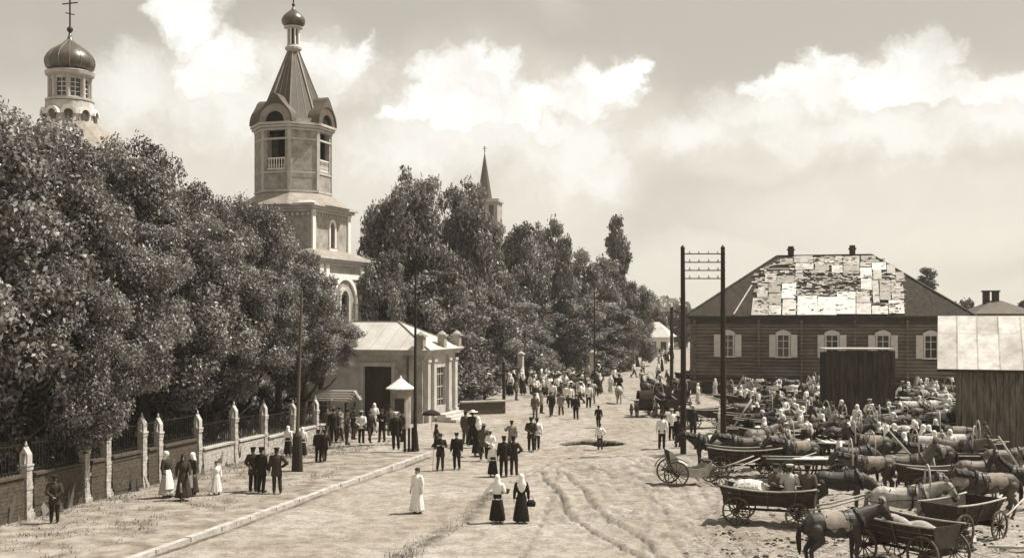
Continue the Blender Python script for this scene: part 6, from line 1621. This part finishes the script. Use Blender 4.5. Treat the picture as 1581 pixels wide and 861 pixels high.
zone(1390, 1500, 664, 740, 'before the shed', 8, 10, 14, lambda px, py: px > 1465 and py < 700)
zone(1060, 1290, 588, 603, 'along the log house wall', 7, 6, 24)
zone(1386, 1480, 590, 603, 'by the house wall, right of the booth', 2, 2, 12)

for px, py, yw, nk, ct, lb in [(1232,735,-80,'mid',H_bay,'bay horse at the tail of the long flat plank wagon'),(1320,742,95,'low',H_black,'black horse in the second rank left of the bay with the grey blanket'),
   (1440,742,-85,'mid',H_black,'black horse close in front of the man in the light shirt'),(1552,748,88,'mid',H_chest,'chestnut horse against the plank shed wall'),(1345,724,-95,'up',H_bay,'bay horse with raised head just below the dark booth'),
   (1470,800,-86,'low',H_bay,'bay horse with lowered head just behind the empty box wagon')]:
    x, y = g(px, py); horse(x, y, yw, nk, ct, lb, None, mr.uniform(.95,1.03), mr.choice((None, C_grey)), True, mr.random() < .4)
# of the small merged figures keep the nearest as people, join the rest into one distant crowd
def thin_crowd():
    near_n = sum(1 for o in COL.objects if o.get('category') == 'person') - len(FIG)
    FIG.sort(key=lambda o: o.location.y); keep = max(0, 296-near_n); rest = FIG[keep:]
    mb = {}; vs = []; fs = []; mi = []; mats = []
    for o in rest:
        me = o.data; M4 = Matrix.LocRotScale(o.location, o.rotation_euler, o.scale); off = len(vs)
        vs += [tuple(M4 @ v.co) for v in me.vertices]; lut = []
        for m_ in me.materials:
            if m_ not in mats: mats.append(m_)
            lut.append(mats.index(m_))
        for p in me.polygons: fs.append([i+off for i in p.vertices]); mi.append(lut[p.material_index])
        bpy.data.objects.remove(o)
    me = bpy.data.meshes.new('distant_crowd'); me.from_pydata(vs, [], fs)
    for m_ in mats: me.materials.append(m_)
    me.polygons.foreach_set('material_index', mi); me.polygons.foreach_set('use_smooth', [True]*len(fs)); me.update()
    link('distant_crowd', me, kind='stuff')
thin_crowd()
x, y = g(1545, 852)
for k, (a_, l_) in enumerate(((.5, 1.6), (-.3, 1.3), (1.2, 1.1))):
    mb = MB(); mb.beam((0,0,.06+.07*k), (math.cos(a_)*l_, math.sin(a_)*l_, .1+.07*k), .09, .07); o = link('timber', mb.mesh('timber', [M_wagr]), None, (x-.3*k, y+.15*k, 0)); tag(o, ['longest pale timber lying on the ground in the lower right corner','pale timber lying across the others in the lower right corner','shortest pale timber on the ground in the lower right corner'][k], 'timber', 'loose timbers on the ground')
# trodden straw and dung under the horses
def litter():
    rs = np.random.RandomState(8); V = []
    for k in range(9000):
        px = rs.uniform(1060, 1640); py = 600 + rs.rand()**1.3*290; 
        if px < 1140 and rs.rand() < .6: continue
        x, y = GP(px, py); a = rs.rand()*6.28; L_ = rs.uniform(.05, .22); w = rs.uniform(.008, .022); z = .015 + rs.rand()*.05
        c, s = math.cos(a), math.sin(a); dz = rs.uniform(-.02, .03)
        V += [(x-c*L_-s*w, y-s*L_+c*w, z), (x+c*L_-s*w, y+s*L_+c*w, z+dz), (x+c*L_+s*w, y+s*L_-c*w, z+dz), (x-c*L_+s*w, y-s*L_-c*w, z)]
    link('straw_litter', np_mesh('straw_litter', np.array(V), np.arange(len(V)).reshape(-1, 4), None, M_hay), kind='stuff')
    mb = MB()
    for k in range(420):
        px = rs.uniform(1100, 1600); py = 610 + rs.rand()*270; x, y = GP(px, py)
        for j in range(3): r_ = rs.uniform(.03, .08); mb.ell((x+rs.normal()*.08, y+rs.normal()*.08, .03), (r_, r_, r_*.6), 6, 4)
    link('dung', mb.mesh('dung', [M_wagd], True, False), kind='stuff')
litter()
# ------------------------------------------------------------------ air
def haze():
    mb = MB(); mb.box((0, 0, 0), (6400, 6400, 1)); me = mb.mesh('haze', [])
    for v in me.vertices: v.co.z = -2.2 if v.co.z < 0 else 38.0; v.co.y += 0
    m = bpy.data.materials.new('haze_air'); m.use_nodes = True; nt = m.node_tree; nt.nodes.clear()
    o = nt.nodes.new('ShaderNodeOutputMaterial'); v = nt.nodes.new('ShaderNodeVolumePrincipled')
    v.inputs['Color'].default_value = (0.95, 0.93, 0.86, 1); v.inputs['Density'].default_value = 0.0003; v.inputs['Anisotropy'].default_value = 0.2
    nt.links.new(v.outputs[0], o.inputs['Volume']); me.materials.append(m); link('haze', me, kind='stuff')
haze()

for o in COL.objects:
    if 'label' in o and not 4 <= len(o['label'].replace(',', ' ').split()) <= 16: print('LABELLEN', o.name, o['label'])
